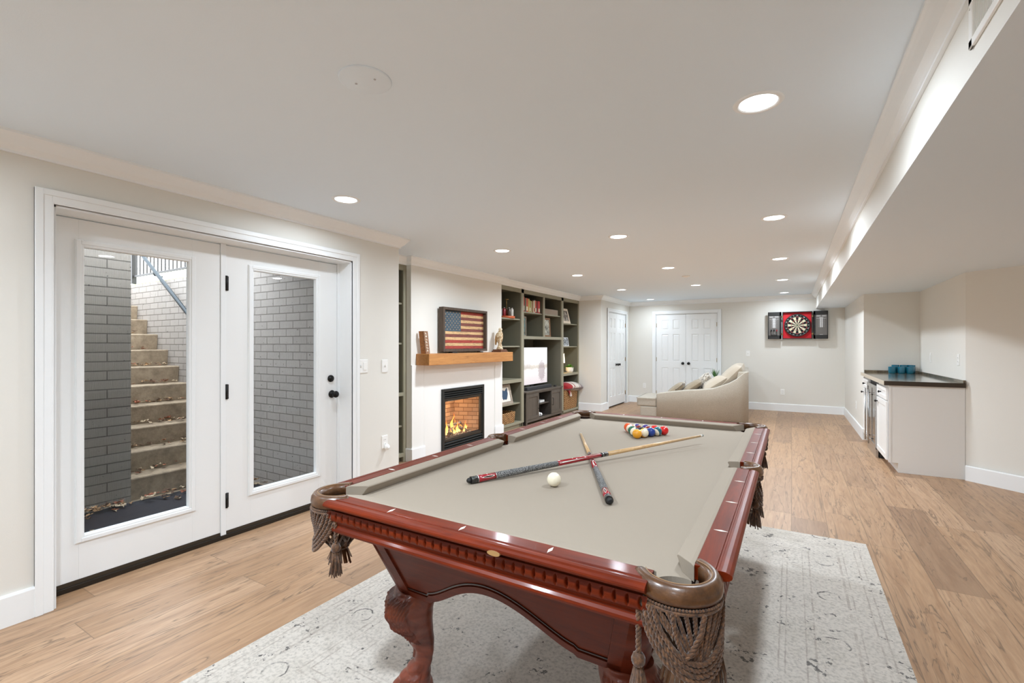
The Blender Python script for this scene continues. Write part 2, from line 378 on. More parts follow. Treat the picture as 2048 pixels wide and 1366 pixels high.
def glazed(y0, y1, hinge):
    f = J; g0, g1 = y0+.136, y0+.136+.530
    if hinge: g0, g1 = 1.972, 2.500
    z0, z1 = .288, 1.886
    mb = MB().box(y0, g0-.02, f-.044, f, .048, 2.034).box(g1+.02, y1, f-.044, f, .048, 2.034).box(g0-.02, g1+.02, f-.044, f, .048, z0-.02).box(g0-.02, g1+.02, f-.044, f, z1+.02, 2.034)
    o = mb.xf(MAPL).build('door_leaf', DOORW, d1, bevel=.001)
    fr = MB()
    def ring(a, b, t0, t1):
        fr.box(g0-b, g0-a, t0, t1, z0-b, z1+b).box(g1+a, g1+b, t0, t1, z0-b, z1+b).box(g0-a, g1+a, t0, t1, z0-b, z0-a).box(g0-a, g1+a, t0, t1, z1+a, z1+b)
    ring(0, .038, f-.02, f+.008); ring(.012, .034, f, f+.013); ring(-.003, .010, f-.03, f+.005)
    fr.xf(MAPL).build('glass_moulding', TRIM, o, bevel=.003)
    MB().box(g0-.005, g1+.005, f-.024, f-.019, z0-.005, z1+.005).xf(MAPL).build('glass_pane', GLASS, o)
    MB().box(g0-.004, g0+.0, f-.022, f-.012, z0, z1).box(g1, g1+.004, f-.022, f-.012, z0, z1).box(g0, g1, f-.022, f-.012, z1-.002, z1+.004).xf(MAPL).build('gasket', DARK, o)
    MB().box(y0+.002, y1-.002, f-.03, f+.004, .030, .052).xf(MAPL).build('door_sweep', M('brown_sweep', (.035,.025,.015), .5), o)
    return o
lf = glazed(.882, 1.742, False); rf = glazed(1.781, 2.703, True)
for z in (1.771, 1.018, .264):
    MB().cyl((XL+J+.008, 1.781, z-.052), (XL+J+.008, 1.781, z+.052), .0075, 12).box(XL+J-.002, XL+J+.004, 1.765, 1.797, z-.05, z+.05).build('hinge', BLACK, rf, label='black door hinge')
def knob(x, y, z, name='door_knob', parent=None, nx=1, ny=0):
    pr = [(.0,0),(.031,0),(.033,.004),(.030,.010),(.014,.012),(.011,.030),(.014,.036),(.026,.044),(.029,.054),(.026,.064),(.014,.070),(.0,.071)]
    mb = MB().lathe(pr, n=24)
    mb.xf(lambda p: (x + nx*p.z + (0 if nx else p.x), y + ny*p.z + (0 if ny else p.y if nx else p.x), z + (p.x if nx else p.y)))
    return mb.build(name, BLACK, parent, label='black round door knob')
knob(XL+J, 2.652, .925, 'door_knob', rf)
MB().lathe([(0,0),(.029,0),(.030,.005),(.027,.014),(.010,.015),(.010,.017),(0,.017)], n=24).xf(lambda p: (XL+J+p.z, 2.640+p.y, 1.058+p.x)).build('deadbolt', BLACK, rf, label='black deadbolt thumb turn')

def six_panel(u0, u1, z0, z1, w, fn, mb=None):
    mb = mb or MB(); W = u1-u0; st = .115*W/.66+.01; ms = .10*W/.66
    rows = [(z0+.20, z0+.82), (z0+.97, z0+1.58), (z0+1.69, z1-.115)]
    cols = [(u0+st, (u0+u1)/2-ms/2), ((u0+u1)/2+ms/2, u1-st)]
    mb.box(u0, u1, -w-.036, -w-.012, z0, z1)                       # recessed back
    def fr(a,b,c,d): mb.box(a, b, -w-.014, -w, c, d)
    fr(u0, cols[0][0], z0, z1); fr(cols[1][1], u1, z0, z1); fr(cols[0][1], cols[1][0], z0, z1)
    for a, b in cols:
        zz = z0
        for c, d in rows: fr(a, b, zz, c); zz = d
        fr(a, b, zz, z1)
        for c, d in rows:                                          # raised field with sloping sides
            i, o_ = .030, .008
            q = [(a+o_,c+o_),(b-o_,c+o_),(b-o_,d-o_),(a+o_,d-o_)]; r = [(a+i,c+i),(b-i,c+i),(b-i,d-i),(a+i,d-i)]
            mb.add([(p[0],-w-.013,p[1]) for p in q]+[(p[0],-w-.003,p[1]) for p in r], [(0,1,5,4),(1,2,6,5),(2,3,7,6),(3,0,4,7),(4,5,6,7)])
    return mb
# far double door
d2 = thing('door_2', (-2.04, YF, 0), 'white six-panel double door in the far wall', 'door', kind='structure')
casing(-2.704, -1.375, 2.055, MAPF).build('door_casing', TRIM, d2, bevel=.002)
MB().box(-2.704, -2.690, -.15, 0, 0, 2.055).box(-1.389, -1.375, -.15, 0, 0, 2.055).box(-2.69, -1.389, -.15, 0, 2.042, 2.055).xf(MAPF).build('door_frame', TRIM, d2)
for a, b, kx, hx in ((-2.687, -2.0415, -1.974+.0, -2.687), (-2.0375, -1.392, -2.039+.075, -1.392)):
    lf2 = six_panel(a, b, .010, 2.038, .012, MAPF).xf(MAPF).build('door_leaf', DOORW, d2)
    kx = -2.0395 + (-.062 if a < -2.1 else .062)
    k = MB().lathe([(0,0),(.030,0),(.031,.005),(.013,.010),(.011,.028),(.024,.040),(.028,.050),(.024,.060),(0,.066)], n=20).xf(lambda p: (kx+p.x, YF+.010-p.z, .935+p.y)).build('door_knob', BLACK, lf2, label='black door knob')
    for z in (1.80, 1.02, .25): MB().cyl((hx, YF+.006, z-.045), (hx, YF+.006, z+.045), .007, 10).build('hinge', BRASS, lf2)
# bifold closet
d3 = thing('door_3', (-3.32, 10.14, 0), 'narrow white panelled closet double door on the left, ajar knobs in black', 'door', kind='structure')
d3['label'] = 'white panelled closet double door in the short left wall'
casing(9.533, 10.753, 2.055, MAPC).build('door_casing', TRIM, d3, bevel=.002)
MB().box(9.533, 9.547, -.12, 0, 0, 2.055).box(10.739, 10.753, -.12, 0, 0, 2.055).box(9.547, 10.739, -.12, 0, 2.042, 2.055).xf(MAPC).build('door_frame', TRIM, d3)
MB().box(9.547, 10.739, -.14, -.05, 0, .03).xf(MAPC).build('floor_gap', DARK, d3)
for a, b in ((9.55, 10.141), (10.145, 10.736)):
    l3 = six_panel(a, b, .032, 2.038, .012, MAPC).xf(MAPC).build('door_leaf', DOORW, d3)
    ky = 10.143 + (-.06 if a < 10 else .06)
    MB().lathe([(0,0),(.030,0),(.031,.005),(.013,.010),(.011,.028),(.024,.040),(.028,.050),(.024,.060),(0,.066)], n=20).xf(lambda p: (-3.332+p.z, ky+p.x, .915+p.y)).build('door_knob', BLACK, l3, label='black door knob')
    hy = 9.55 if a < 10 else 10.736
    for z in (1.80, 1.02, .25): MB().cyl((-3.328, hy, z-.045), (-3.328, hy, z+.045), .007, 10).build('hinge', BRASS, l3)

# ------------------------------------------------------------------ wall plates and vent
def plate(name, u, z, wd, hg, fn, label, cat, kind):
    o = MB().box(u-wd/2, u+wd/2, 0, .006, z-hg/2, z+hg/2).xf(fn).build(name, PLATE, loc=fn((u,0,z)), bevel=.003, label=label, cat=cat)
    if kind == 'outlet':
        for dz in (.020, -.020):
            q = MB().prism([(u+.017*math.cos(a)*(1 if abs(math.cos(a))<.9 else .93), z+dz+.0145*math.sin(a)) for a in [2*PI*i/16 for i in range(16)]], .006, .008, 'y')
            r = q.xf(fn).build('socket', PLATE, o)
            MB().box(u-.008, u-.0055, .0078, .0084, z+dz-.003, z+dz+.006).box(u+.0055, u+.008, .0078, .0084, z+dz-.003, z+dz+.006).xf(fn).build('slot', DARK, r)
    else:
        for i, k in enumerate(kind):
            uu = u + (i - (len(kind)-1)/2)*.046
            if k == 'r': MB().box(uu-.0165, uu+.0165, .006, .011, z-.033, z+.033).xf(fn).build('rocker', PLATE, o, bevel=.002)
            elif k == 't':
                MB().box(uu-.006, uu+.006, .006, .0065, z-.012, z+.012).xf(fn).build('toggle_slot', M('slot_grey', sr(190,190,188), .5), o)
                MB().prism([(.006, z-.004),(.006, z+.006),(.018, z+.010),(.018, z+.004)], uu-.004, uu+.004, 'x').xf(lambda p: fn((p.x, p.y, p.z))).build('toggle', PLATE, o)
    return o
plate('switch_plate', 2.849, 1.157, .116, .118, MAPL, 'white double switch plate with a toggle and a rocker beside the glazed door', 'light switch', 'tr')
plate('switch_plate', 3.109, 1.150, .072, .118, MAPL, 'white single toggle switch plate near the wall end', 'light switch', 't')
ot = plate('wall_outlet', 3.109, .452, .072, .118, MAPL, 'white outlet low on the wall beside the glazed door', 'outlet', 'outlet')
fr = MB().lathe([(0,0),(.022,0),(.026,.006),(.026,.02),(.018,.034),(.0,.036)], n=24).xf(lambda p: (XL+.009+p.z, 3.117+p.x, .405+p.y)).build('plug_in_night_light', PLATE, loc=(XL+.009, 3.117, .405), label='round white plug-in pushed into the low outlet by the glazed door', cat='night light')
plate('switch_plate', -.788, 1.168, .072, .118, MAPF, 'white switch plate on the far wall between double door and dartboard', 'light switch', 't')
plate('wall_outlet', -.158, .39, .072, .118, MAPF, 'white outlet low on the far wall under the dartboard', 'outlet', 'outlet')
plate('wall_outlet', -2.96, .40, .072, .118, MAPF, 'white outlet low on the far wall left of the double door', 'outlet', 'outlet')
MAPN = lambda p: (NX - p[1], p[0], p[2]); MAPR = lambda p: (RX - p[1], p[0], p[2])
plate('switch_plate', 7.68, 1.187, .072, .118, MAPN, 'white rocker switch above the bar counter, nearer the far corner', 'light switch', 'r')
plate('wall_outlet', 6.555, 1.19, .072, .118, MAPN, 'white outlet above the near end of the bar counter', 'outlet', 'outlet')
plate('wall_outlet', 9.15, .40, .072, .118, MAPR, 'white outlet low on the wall just beyond the bar cabinets', 'outlet', 'outlet')

v = thing('air_vent', (XS, 1.40, 2.2), 'white louvred air return grille on the face of the boxed ceiling', 'air vent')
y0, y1, z0, z1 = 1.02, 1.707, 2.128, 2.268
MB().box(XS-.008, XS, y0, y1, z0, z0+.024).box(XS-.008, XS, y0, y1, z1-.024, z1).box(XS-.008, XS, y0, y0+.03, z0, z1).box(XS-.008, XS, y1-.03, y1, z0, z1).build('frame', PLATE, v, bevel=.003)
mb = MB(); y = y0+.034
while y < y1-.034: mb.add([(XS-.007,y,z0+.024),(XS-.001,y+.006,z0+.024),(XS-.001,y+.006,z1-.024),(XS-.007,y,z1-.024),(XS-.006,y-.001,z0+.024),(XS,y+.005,z0+.024),(XS,y+.005,z1-.024),(XS-.006,y-.001,z1-.024)], [(0,1,2,3),(7,6,5,4),(0,3,7,4),(1,5,6,2),(0,4,5,1),(3,2,6,7)]); y += .0095
mb.build('louvres', PLATE, v)
MB().cyl((XS-.0095, y1-.012, z0+.105), (XS-.007, y1-.012, z0+.105), .0028, 10).build('screw', PLATE, v)

# ------------------------------------------------------------------ recessed lamps
def can_proto():
    t = thing('recessed_light', (0,0,0), 'x', 'ceiling light', 'recessed ceiling lights in rows')
    MB().lathe([(.072,-.001),(.075,-.004),(.080,-.006),(.092,-.004),(.097,0.0),(.097,.001),(.072,.001)], n=40).build('trim', TRIM, t)
    MB().lathe([(.0715,-.001),(.066,.0008),(.067,.0012),(.0,.0012)], n=40).build('lens', LENS, t)
    ld = bpy.data.lights.new('lamp', 'AREA'); ld.shape = 'DISK'; ld.size = .13; ld.energy = CAN_W; ld.color = (.825, .92, 1.02); ld.spread = math.radians(155)
    lo = bpy.data.objects.new('lamp', ld); COL.objects.link(lo); lo.parent = t; lo.location = (0,0,-.007)
    return t
LENS = M('lit_lens', (1,1,1), .4, emit=(1,.98,.95), es=6)
can = can_proto()
XA, XB, XC = -2.665, -1.387, -.120; Y0, DY = 2.213, 2.056
spots = []
words = ['nearest the camera', 'second from the camera', 'third from the camera', 'fourth from the camera', 'farthest from the camera']
for i in range(5): spots.append((XA, Y0+DY*i, 'lit recessed ceiling light in the row along the fireplace wall, ' + words[i]))
for i in (1,2,3): spots.append((XB, Y0+DY*i, 'lit recessed ceiling light in the middle row, ' + words[i-1].replace('third', 'third and last')))
for i in range(5): spots.append((XC, Y0+DY*i, 'lit recessed ceiling light in the row along the boxed ceiling, ' + words[i]))
BHN = ['just behind the viewpoint along the door wall', 'just behind the viewpoint along the boxed ceiling', 'just behind the viewpoint in the middle row', 'at the near end wall on the door side', 'at the near end wall beside the boxed ceiling']
for x, y in ((XA, Y0-DY), (XC, Y0-DY), (XB, Y0-DY), (XA, Y0-2*DY), (XC, Y0-2*DY)): spots.append((x, y, 'lit recessed ceiling light %s' % BHN.pop(0)))
for i, (x, y, lb) in enumerate(spots):
    if i == 0: can.location = (x, y, H); can['label'] = lb
    else: dup(can, (x, y, H), label=lb)
PW = [[5.4, 18, 16, 11, 5.5], [9, 11, 11, 9, 6], [9, 13, 17, 14, 6.5]]
for o in list(COL.objects):
    if o.type == 'LIGHT' and o.name.startswith('lamp'):
        r_ = (o.parent.location.y - Y0)/DY; q_ = {XA: 0, XB: 1, XC: 2}[min((XA, XB, XC), key=lambda v: abs(v-o.parent.location.x))]; k_ = (4.5, 20, 14)[q_] if r_ < -.5 else PW[q_][round(r_)]
        o.data = o.data.copy(); o.data.energy = k_; o.data.spread = math.radians((165,150,170)[q_])
bc = thing('ceiling_cover', (-1.40, 1.254, H), 'round white blank cover plate on the ceiling above the pool table', 'ceiling cover')
MB().lathe([(0,-.006),(.092,-.006),(.098,-.003),(.098,0),(0,0)], (-1.40,1.254,H), 48).build('plate', CEIL, bc)
for s in (-1, 1): MB().lathe([(0,-.008),(.004,-.008),(.005,-.006),(0,-.005)], (-1.40+s*.042, 1.254+s*.008, H), 10).build('screw', STEEL, bc)
sp = thing('ceiling_sensor', (-1.327, 7.2, H), 'small flat round white cover on the ceiling between the light rows', 'ceiling sensor')
MB().lathe([(0,-.02),(.02,-.02),(.03,-.014),(.055,-.010),(.058,0),(0,0)], (-1.327,7.2,H), 32).build('cover', PLATE, sp)

# ------------------------------------------------------------------ outside stair well
BRX = brick_mat('painted_brick_x', 'x', sr(176,170,165), sr(168,163,158), sr(120,114,108))
BRY = brick_mat('painted_brick_y', 'y', sr(150,143,134), sr(143,136,127), sr(92,86,79), bw=.42, rh=.080)
CONC = M('weathered_concrete', sr(140,124,104), .9); t_ = NT(CONC); n_ = t_.noise(t_.pos(), 9, 8, .7)
t_.col(t_.ramp(n_, [(.3, sr(118,102,84)), (.6, sr(158,142,120)), (.8, sr(176,162,142))])); t_.bump(t_.noise(t_.pos(), 60, 4), .003)
FZ, PX, YW, WT = -.05, -5.05, 2.78, 2.14
struct(MB().box(-9.5, -3.47, YW, YW+.25, -.3, WT), 'wall_outside_right', BRX, 'painted brick retaining wall to the right of the outside steps', 'wall')
struct(MB().box(-9.5, PX, -1.2, 1.85, -.3, 2.5), 'wall_outside_front', BRY, 'grey painted brick retaining wall facing the glazed door', 'wall')
struct(MB().box(PX, -3.47, -1.2, -1.0, -.3, 2.5), 'wall_outside_end', BRX, 'painted brick wall closing the near end of the outside well', 'wall')
struct(MB().box(-9.5, -3.47, -1.2, YW, -.3, FZ-.012), 'floor_outside', CONC, 'concrete landing outside the glazed door', 'floor')
MAT = M('navy_mat', sr(34,38,48), .9); t_ = NT(MAT); p_ = t_.xyz(t_.pos())
w_ = t_.math('SINE', t_.math('MULTIPLY', t_.math('ADD', p_[0], t_.math('MULTIPLY', p_[1], .35)), 420)); t_.bump(w_, .004); t_.col(t_.mix(t_.math('MULTIPLY', t_.noise(t_.pos(), 20, 4), .5), sr(30,34,46), sr(56,56,60)))
MB().box(PX+.03, -3.472, -.9, YW-.04, FZ-.012, FZ).build('outdoor_mat', MAT, loc=(-4.3, 1, FZ), label='dark navy ribbed mat on the landing outside the glazed door', cat='mat')
noses = [-5.10, -5.34, -5.57, -5.80, -6.04, -6.29, -6.56, -6.83, -7.11, -7.39, -7.66, -7.93]
mb = MB(); st = thing('concrete_steps', (-5.10, 2.3, FZ), 'weathered concrete steps climbing beside the painted brick wall', 'steps', kind='structure')
for i, x in enumerate(noses):
    z0 = FZ + i*.191; z1 = z0 + .191; xb = noses[i+1]-.02 if i+1 < len(noses) else -9.4
    yy = 1.85 if i else 1.80
    MB().prism([(x-.012, z0 if i else FZ-.02), (x, z1-.035), (x+.004, z1-.010), (x-.006, z1), (xb, z1), (xb, z0-.15)], 1.86, YW, 'y').build('step', CONC, st, bevel=.006)
RAILM = M('teal_painted_metal', sr(26,40,48), .5, .3)
hr = thing('handrail', (-6.4, 2.70, 2.0), 'dark blue-green sloping metal handrail on the outside brick wall', 'handrail')
MB().tube([(-7.35,2.68,2.70),(-6.99,2.68,2.466),(-5.86,2.68,1.694),(-5.2,2.68,1.24)], .022, 12).build('rail', RAILM, hr)
for x in (-6.7, -5.6): MB().tube([(x,2.68,1.694+(-5.86-x)*.683-.02),(x,2.69,1.694+(-5.86-x)*.683-.07),(x,YW,1.694+(-5.86-x)*.683-.08)], .010, 8).build('bracket', RAILM, hr)
GR = M('grass_ground', sr(120,140,70), .95); t_ = NT(GR); t_.col(t_.ramp(t_.noise(t_.pos(), 14, 6, .7), [(.3, sr(86,96,50)), (.55, sr(150,168,92)), (.8, sr(196,190,140))])); t_.bump(t_.noise(t_.pos(), 90, 4), .02)
mb = MB(); mb.add([(-20,YW+.2,WT+.0),(-4.62,YW+.2,WT+.0),(-4.62,3.3,2.30),(-20,3.3,2.30),(-20,30,2.5),(-4.62,30,2.5)], [(0,1,2,3),(3,2,5,4)])
struct(mb, 'ground_outside', GR, 'grass bank above the outside retaining wall', 'grass', nofix=True)
FENCE = M('dark_fence_metal', (.025,.022,.022), .5, .3)
fe = thing('metal_fence', (-7.2, 3.2, 2.3), 'black metal railing fence on the grass above the outside steps', 'fence')
MB().box(-10.5, -5.0, 3.19, 3.21, 2.375, 2.405).build('bottom_rail', FENCE, fe)
MB().box(-10.5, -5.0, 3.19, 3.21, 3.25, 3.28).build('top_rail', FENCE, fe)
x = -10.45
while x < -5.0:
    big = abs((x+10.45) % 1.8) < .05
    (MB().box(x-.03, x+.03, 3.17, 3.23, 2.28, 3.4) if big else MB().box(x-.008, x+.008, 3.192, 3.208, 2.40, 3.25)).build('post' if big else 'baluster', FENCE, fe); x += .1125
BARK = M('tree_bark', sr(110,92,80), .95); t_ = NT(BARK); t_.col(t_.ramp(t_.noise(t_.pos(), 12, 5, .7), [(.3, sr(74,58,50)), (.7, sr(158,140,122))])); t_.bump(t_.noise(t_.pos(), 30, 4), .03)
for i, (x, y, r, lb) in enumerate(((-8.9, 5.2, .13, 'thick tree trunk behind the fence, beside the corner of the brick wall'), (-8.6, 6.4, .11, 'slim dark tree trunk in the middle of the view behind the fence'), (-8.3, 8.2, .20, 'pale broad tree trunk with flared roots behind the fence'), (-11.2, 8.6, .16, 'distant tree trunk behind the fence on the left'), (-7.7, 9.4, .14, 'tree trunk behind the fence at the edge of the door glass'))):
    mb = MB(); rings = []
    for k in range(14):
        z = 2.3 + k*.45; rr = r*(1.0 - k*.03) * (1.7 if k == 0 else 1.15 if k == 1 else 1)
        rings.append([(x + .05*math.sin(k*.7+i) + rr*math.cos(a)*(1+.12*math.sin(3*a+i)), y + rr*math.sin(a), z) for a in [2*PI*q/14 for q in range(14)]])
    mb.loft(rings)
    t1 = mb.build('tree_trunk', BARK, loc=(x,y,2.3), label=lb, cat='tree')
    b = MB()
    for q in range(5):
        a = q*1.3+i; z = 4.2+q*.6
        b.tube([(x,y,z),(x+.5*math.cos(a),y+.5*math.sin(a),z+.5),(x+1.1*math.cos(a),y+1.1*math.sin(a),z+1.3)], [r*.4, r*.28, r*.12], 7)
    b.build('branches', BARK, t1)
LEAF = [M('dry_leaf_'+n, c, .9) for n, c in (('tan', sr(168,134,98)), ('rust', sr(140,84,60)), ('brown', sr(92,70,54)), ('pale', sr(186,168,142)))]
mb = MB()
def leaf(x, y, z, s):
    a = R.uniform(0, 2*PI); n = 11; vs = [(0,0,0)]
    for k in range(n):
        t = 2*PI*k/n; r = s*(1.0 if k % 2 else .55)*(1.25 if k in (0,1,10) else .8)
        vs.append((r*math.cos(t), r*math.sin(t)*.6, R.uniform(-.1,.45)*s))
    tl = R.uniform(-.5, .5)
    vs = [(x + math.cos(a)*p[0]-math.sin(a)*p[1], y + math.sin(a)*p[0]+math.cos(a)*p[1], z + .008 + abs(p[2]) + p[0]*tl*.3) for p in vs]
    mb.add(vs, [(0, 1+k, 1+(k+1) % n) for k in range(n)], R.randrange(4))
for i, x in enumerate(noses[:11]):
    z = FZ + (i+1)*.191; xb = noses[i+1]
    for q in range(26 if 0 <= i < 6 else 8): leaf(R.uniform(xb-.02, xb+.15), R.triangular(1.9, YW-.03, 2.6 if i else 2.0), z + R.uniform(0,.03), R.uniform(.02,.045))
for q in range(110): leaf(PX + abs(R.gauss(0,.10)) + .03, R.uniform(1.2, 2.7), FZ + R.uniform(0,.04), R.uniform(.025,.055))
for q in range(30): leaf(R.uniform(-5.0,-4.0), YW - abs(R.gauss(0,.08)) - .03, FZ + R.uniform(0,.05), R.uniform(.025,.05))
for q in range(14): leaf(R.uniform(-5.0,-3.9), R.uniform(.9,2.6), FZ, R.uniform(.03,.05))
mb.xf(lambda p: (p.x, min(p.y, YW-.006), p.z)).build('fallen_leaves', LEAF, label='dry brown leaves scattered over the outside steps and landing', cat='leaves', kind='stuff')
# ------------------------------------------------------------------ fireplace surround, mantel, gas fire
mb = MB()
mb.box(BX, BX+.014, BY0, 4.245, 0, 1.11).box(BX, BX+.014, 5.80, BY1, 0, 1.11)
mb.box(BX, BX+.006, 4.245, FB0, 0, 1.11).box(BX, BX+.006, FB1, 5.80, 0, 1.11).box(BX, BX+.006, FB0, FB1, FBZ, 1.11)
mb.box(BX+.006, BX+.009, 4.252, 4.262, 0, 1.11).box(BX+.006, BX+.009, 5.783, 5.793, 0, 1.11)
struct(mb, 'trim_2', M('surround_white', sr(240,240,237), .45), 'white panelled fireplace surround below the mantel beam', 'surround', bevel=.002)
mb = MB(); sweep(mb, [(-3.83,BY0),(BX+.014,BY0),(BX+.014,4.255)], bp); sweep(mb, [(BX+.014,5.79),(BX+.014,BY1),(-3.80,BY1)], bp)
struct(mb, 'baseboard_fireplace', TRIM, 'white baseboard blocks at the feet of the fireplace surround', 'baseboard')
PINE = wood('honey_pine', sr(196,140,80), sr(168,110,58), .5, 'y', 1.0, dark=sr(130,80,42))
MB().box(BX, -3.56, 4.123, 6.003, 1.108, 1.242).build('mantel_beam', PINE, loc=(-3.66,5.06,1.108), bevel=.006, label='chunky honey-coloured timber mantel beam over the fireplace', cat='mantel')
FIRE = M('fireplace_black', (.035,.037,.036), .42, .5)
g = thing('gas_fireplace', (BX, 5.03, 0), 'black metal gas fireplace with louvres and lit flames behind glass', 'fireplace')
fx = BX+.006
MB().box(fx-.02, fx+.022, 4.572, 4.612, 0, .790).box(fx-.02, fx+.022, 5.458, 5.50, 0, .790).box(fx-.02, fx+.022, 4.612, 5.458, .755, .790).box(fx-.02, fx+.012, 4.612, 5.458, 0, .012).build('surround_frame', FIRE, g, bevel=.003)
for nm, zz in (('upper_louvre', (.735,.708,.680)), ('lower_louvre', (.098,.066,.034))):
    for z in zz:
        MB().prism([(fx-.012, z+.014), (fx-.008, z+.016), (fx+.020, z-.002), (fx+.020, z-.008), (fx+.014, z-.006)], 4.616, 5.454, 'y').build(nm, FIRE, g)
MB().box(fx-.03, fx-.022, 4.6, 5.47, 0, .16).box(fx-.03, fx-.022, 4.6, 5.47, .65, .79).build('shadow_box', DARK, g)
FR = M('firebox_door_bronze', (.05,.043,.035), .4, .6)
def rectframe(mb, y0, y1, z0, z1, b, x0, x1):
    return mb.box(x0,x1,y0,y0+b,z0,z1).box(x0,x1,y1-b,y1,z0,z1).box(x0,x1,y0+b,y1-b,z0,z0+b).box(x0,x1,y0+b,y1-b,z1-b,z1)
mb = MB(); rectframe(mb, 4.616, 5.454, .116, .664, .030, fx-.02, fx+.010); rectframe(mb, 4.64, 5.43, .14, .64, .014, fx-.02, fx+.002)
mb.build('glass_door_frame', FR, g, bevel=.002)
MB().box(fx-.016, fx-.012, 4.64, 5.43, .14, .64).build('glass_pane', GLASS, g)
FBR = M('firebrick', sr(196,150,108), .85); t_ = NT(FBR); P_ = t_.xyz(t_.pos()); b_ = t_.n('ShaderNodeTexBrick')
t_.L(t_.comb(t_.math('ADD', P_[1], P_[0]), P_[2]), b_.inputs['Vector']); b_.inputs['Scale'].default_value = 1
for k_, v_ in (('Brick Width', .17), ('Row Height', .058), ('Mortar Size', .004), ('Mortar Smooth', .2)): b_.inputs[k_].default_value = v_
b_.inputs['Color1'].default_value = (*sr(196,156,118), 1); b_.inputs['Color2'].default_value = (*sr(160,120,88), 1); b_.inputs['Mortar'].default_value = (*sr(120,84,58), 1)
t_.col(b_.outputs['Color']); t_.bump(t_.math('SUBTRACT', 1.0, b_.outputs['Fac']), .004)
q = [(BX-.02, 4.625), (BX-.02, 5.445), (-4.12, 5.30), (-4.12, 4.77)]
mb = MB(); n = 4
inner = q; outer = [(BX-.02, 4.603), (BX-.02, 5.467), (-4.14, 5.467), (-4.14, 4.603)]
mb.add([(x,y,.125) for x,y in q]+[(x,y,.66) for x,y in q], [(1,2,6,5),(2,3,7,6),(3,0,4,7),(4,5,6,7),(0,3,2,1)])
mb.build('firebox', FBR, g, nofix=True)
LOG = M('ceramic_log', sr(120,104,88), .95); t_ = NT(LOG); n_ = t_.noise(t_.pos(), 22, 5, .7); t_.col(t_.ramp(n_, [(.35, sr(50,42,36)), (.6, sr(150,132,112))])); t_.bump(n_, .01)
for (a, b, r) in (((-3.93,4.80,.19),(-3.98,5.30,.20),.034), ((-3.86,4.86,.17),(-3.95,5.10,.24),.026), ((-3.88,5.26,.17),(-4.0,5.02,.26),.025), ((-3.99,4.86,.25),(-3.93,5.20,.27),.022)):
    A, B = Vector(a), Vector(b); mb = MB(); mb.tube([A.lerp(B, k/8)+Vector((R.uniform(-.004,.004),0,R.uniform(-.005,.005))) for k in range(9)], [r*R.uniform(.88,1.1) for _ in range(9)], 12); mb.build('log', LOG, g)
EMB = M('ember_gravel', sr(150,130,110), .95); t_ = NT(EMB); t_.col(t_.ramp(t_.noise(t_.pos(), 60, 4, .8), [(.35, sr(60,50,42)), (.65, sr(210,190,165))]))
mb = MB()
for i in range(330): mb.ball((R.uniform(-4.08,-3.80), R.uniform(4.70,5.38), .128+R.uniform(0,.03)), R.uniform(.006,.014), 6, 4)
mb.build('embers', EMB, g, kind='stuff')
def flame_mat():
    m = bpy.data.materials.new('flame'); m.use_nodes = True; t = m.node_tree; t.nodes.clear(); q = NT.__new__(NT); q.m = m; q.t = t
    out = t.nodes.new('ShaderNodeOutputMaterial'); em = t.nodes.new('ShaderNodeEmission'); tr = t.nodes.new('ShaderNodeBsdfTransparent'); mx = t.nodes.new('ShaderNodeMixShader')
    gz = q.xyz(q.n('ShaderNodeTexCoord').outputs['Generated'])[2]
    c = q.ramp(gz, [(0, (1,.50,.14)), (.35, (1,.42,.08)), (.75, (1,.22,.03)), (1, (.9,.10,.01))]); q.L(c, em.inputs[0]); em.inputs[1].default_value = 2.6
    lw = q.n('ShaderNodeLayerWeight'); lw.inputs[0].default_value = .5
    f = q.math('MULTIPLY', q.math('SUBTRACT', 1.0, q.math('POWER', lw.outputs['Facing'], 1.5)), q.math('SUBTRACT', 1.05, q.math('MULTIPLY', gz, .75)))
    q.L(f, mx.inputs[0]); q.L(tr.outputs[0], mx.inputs[1]); q.L(em.outputs[0], mx.inputs[2]); q.L(mx.outputs[0], out.inputs[0]); return m
FL = flame_mat()
for (y, x, h, r) in ((4.86,-3.90,.20,.030),(4.80,-3.92,.12,.024),(4.93,-3.95,.13,.022),(5.04,-3.94,.27,.034),(5.09,-3.90,.15,.028),(5.00,-3.88,.12,.026),(5.16,-3.92,.12,.028),(5.23,-3.94,.09,.026),(5.30,-3.92,.13,.018),(4.74,-3.88,.10,.022),(5.12,-3.97,.18,.02),(4.90,-3.86,.09,.02),(5.34,-3.93,.08,.018),(5.19,-3.86,.07,.02)):
    ph = R.uniform(0, 6); rings = []
    for k in range(13):
        s = k/12; rr = r*(math.sin(PI*min(1, s*1.15+.18))**.8 if s < .72 else max(.02, (1-s)*1.9))*(1-.25*s)
        ox, oy = .012*math.sin(ph+s*7)*s*2, .016*math.sin(ph*1.7+s*8)*s*2
        rings.append([(x+ox+rr*.6*math.cos(a), y+oy+rr*math.sin(a), .16+h*s) for a in [2*PI*q/12 for q in range(12)]])
    MB().loft(rings).build('flame', FL, g)
ld = bpy.data.lights.new('firelight', 'POINT'); ld.energy = 3.0; ld.color = (1,.74,.50); ld.shadow_soft_size = .08
lo = bpy.data.objects.new('firelight', ld); COL.objects.link(lo); lo.parent = g; lo.location = (-.16, 0, .46)

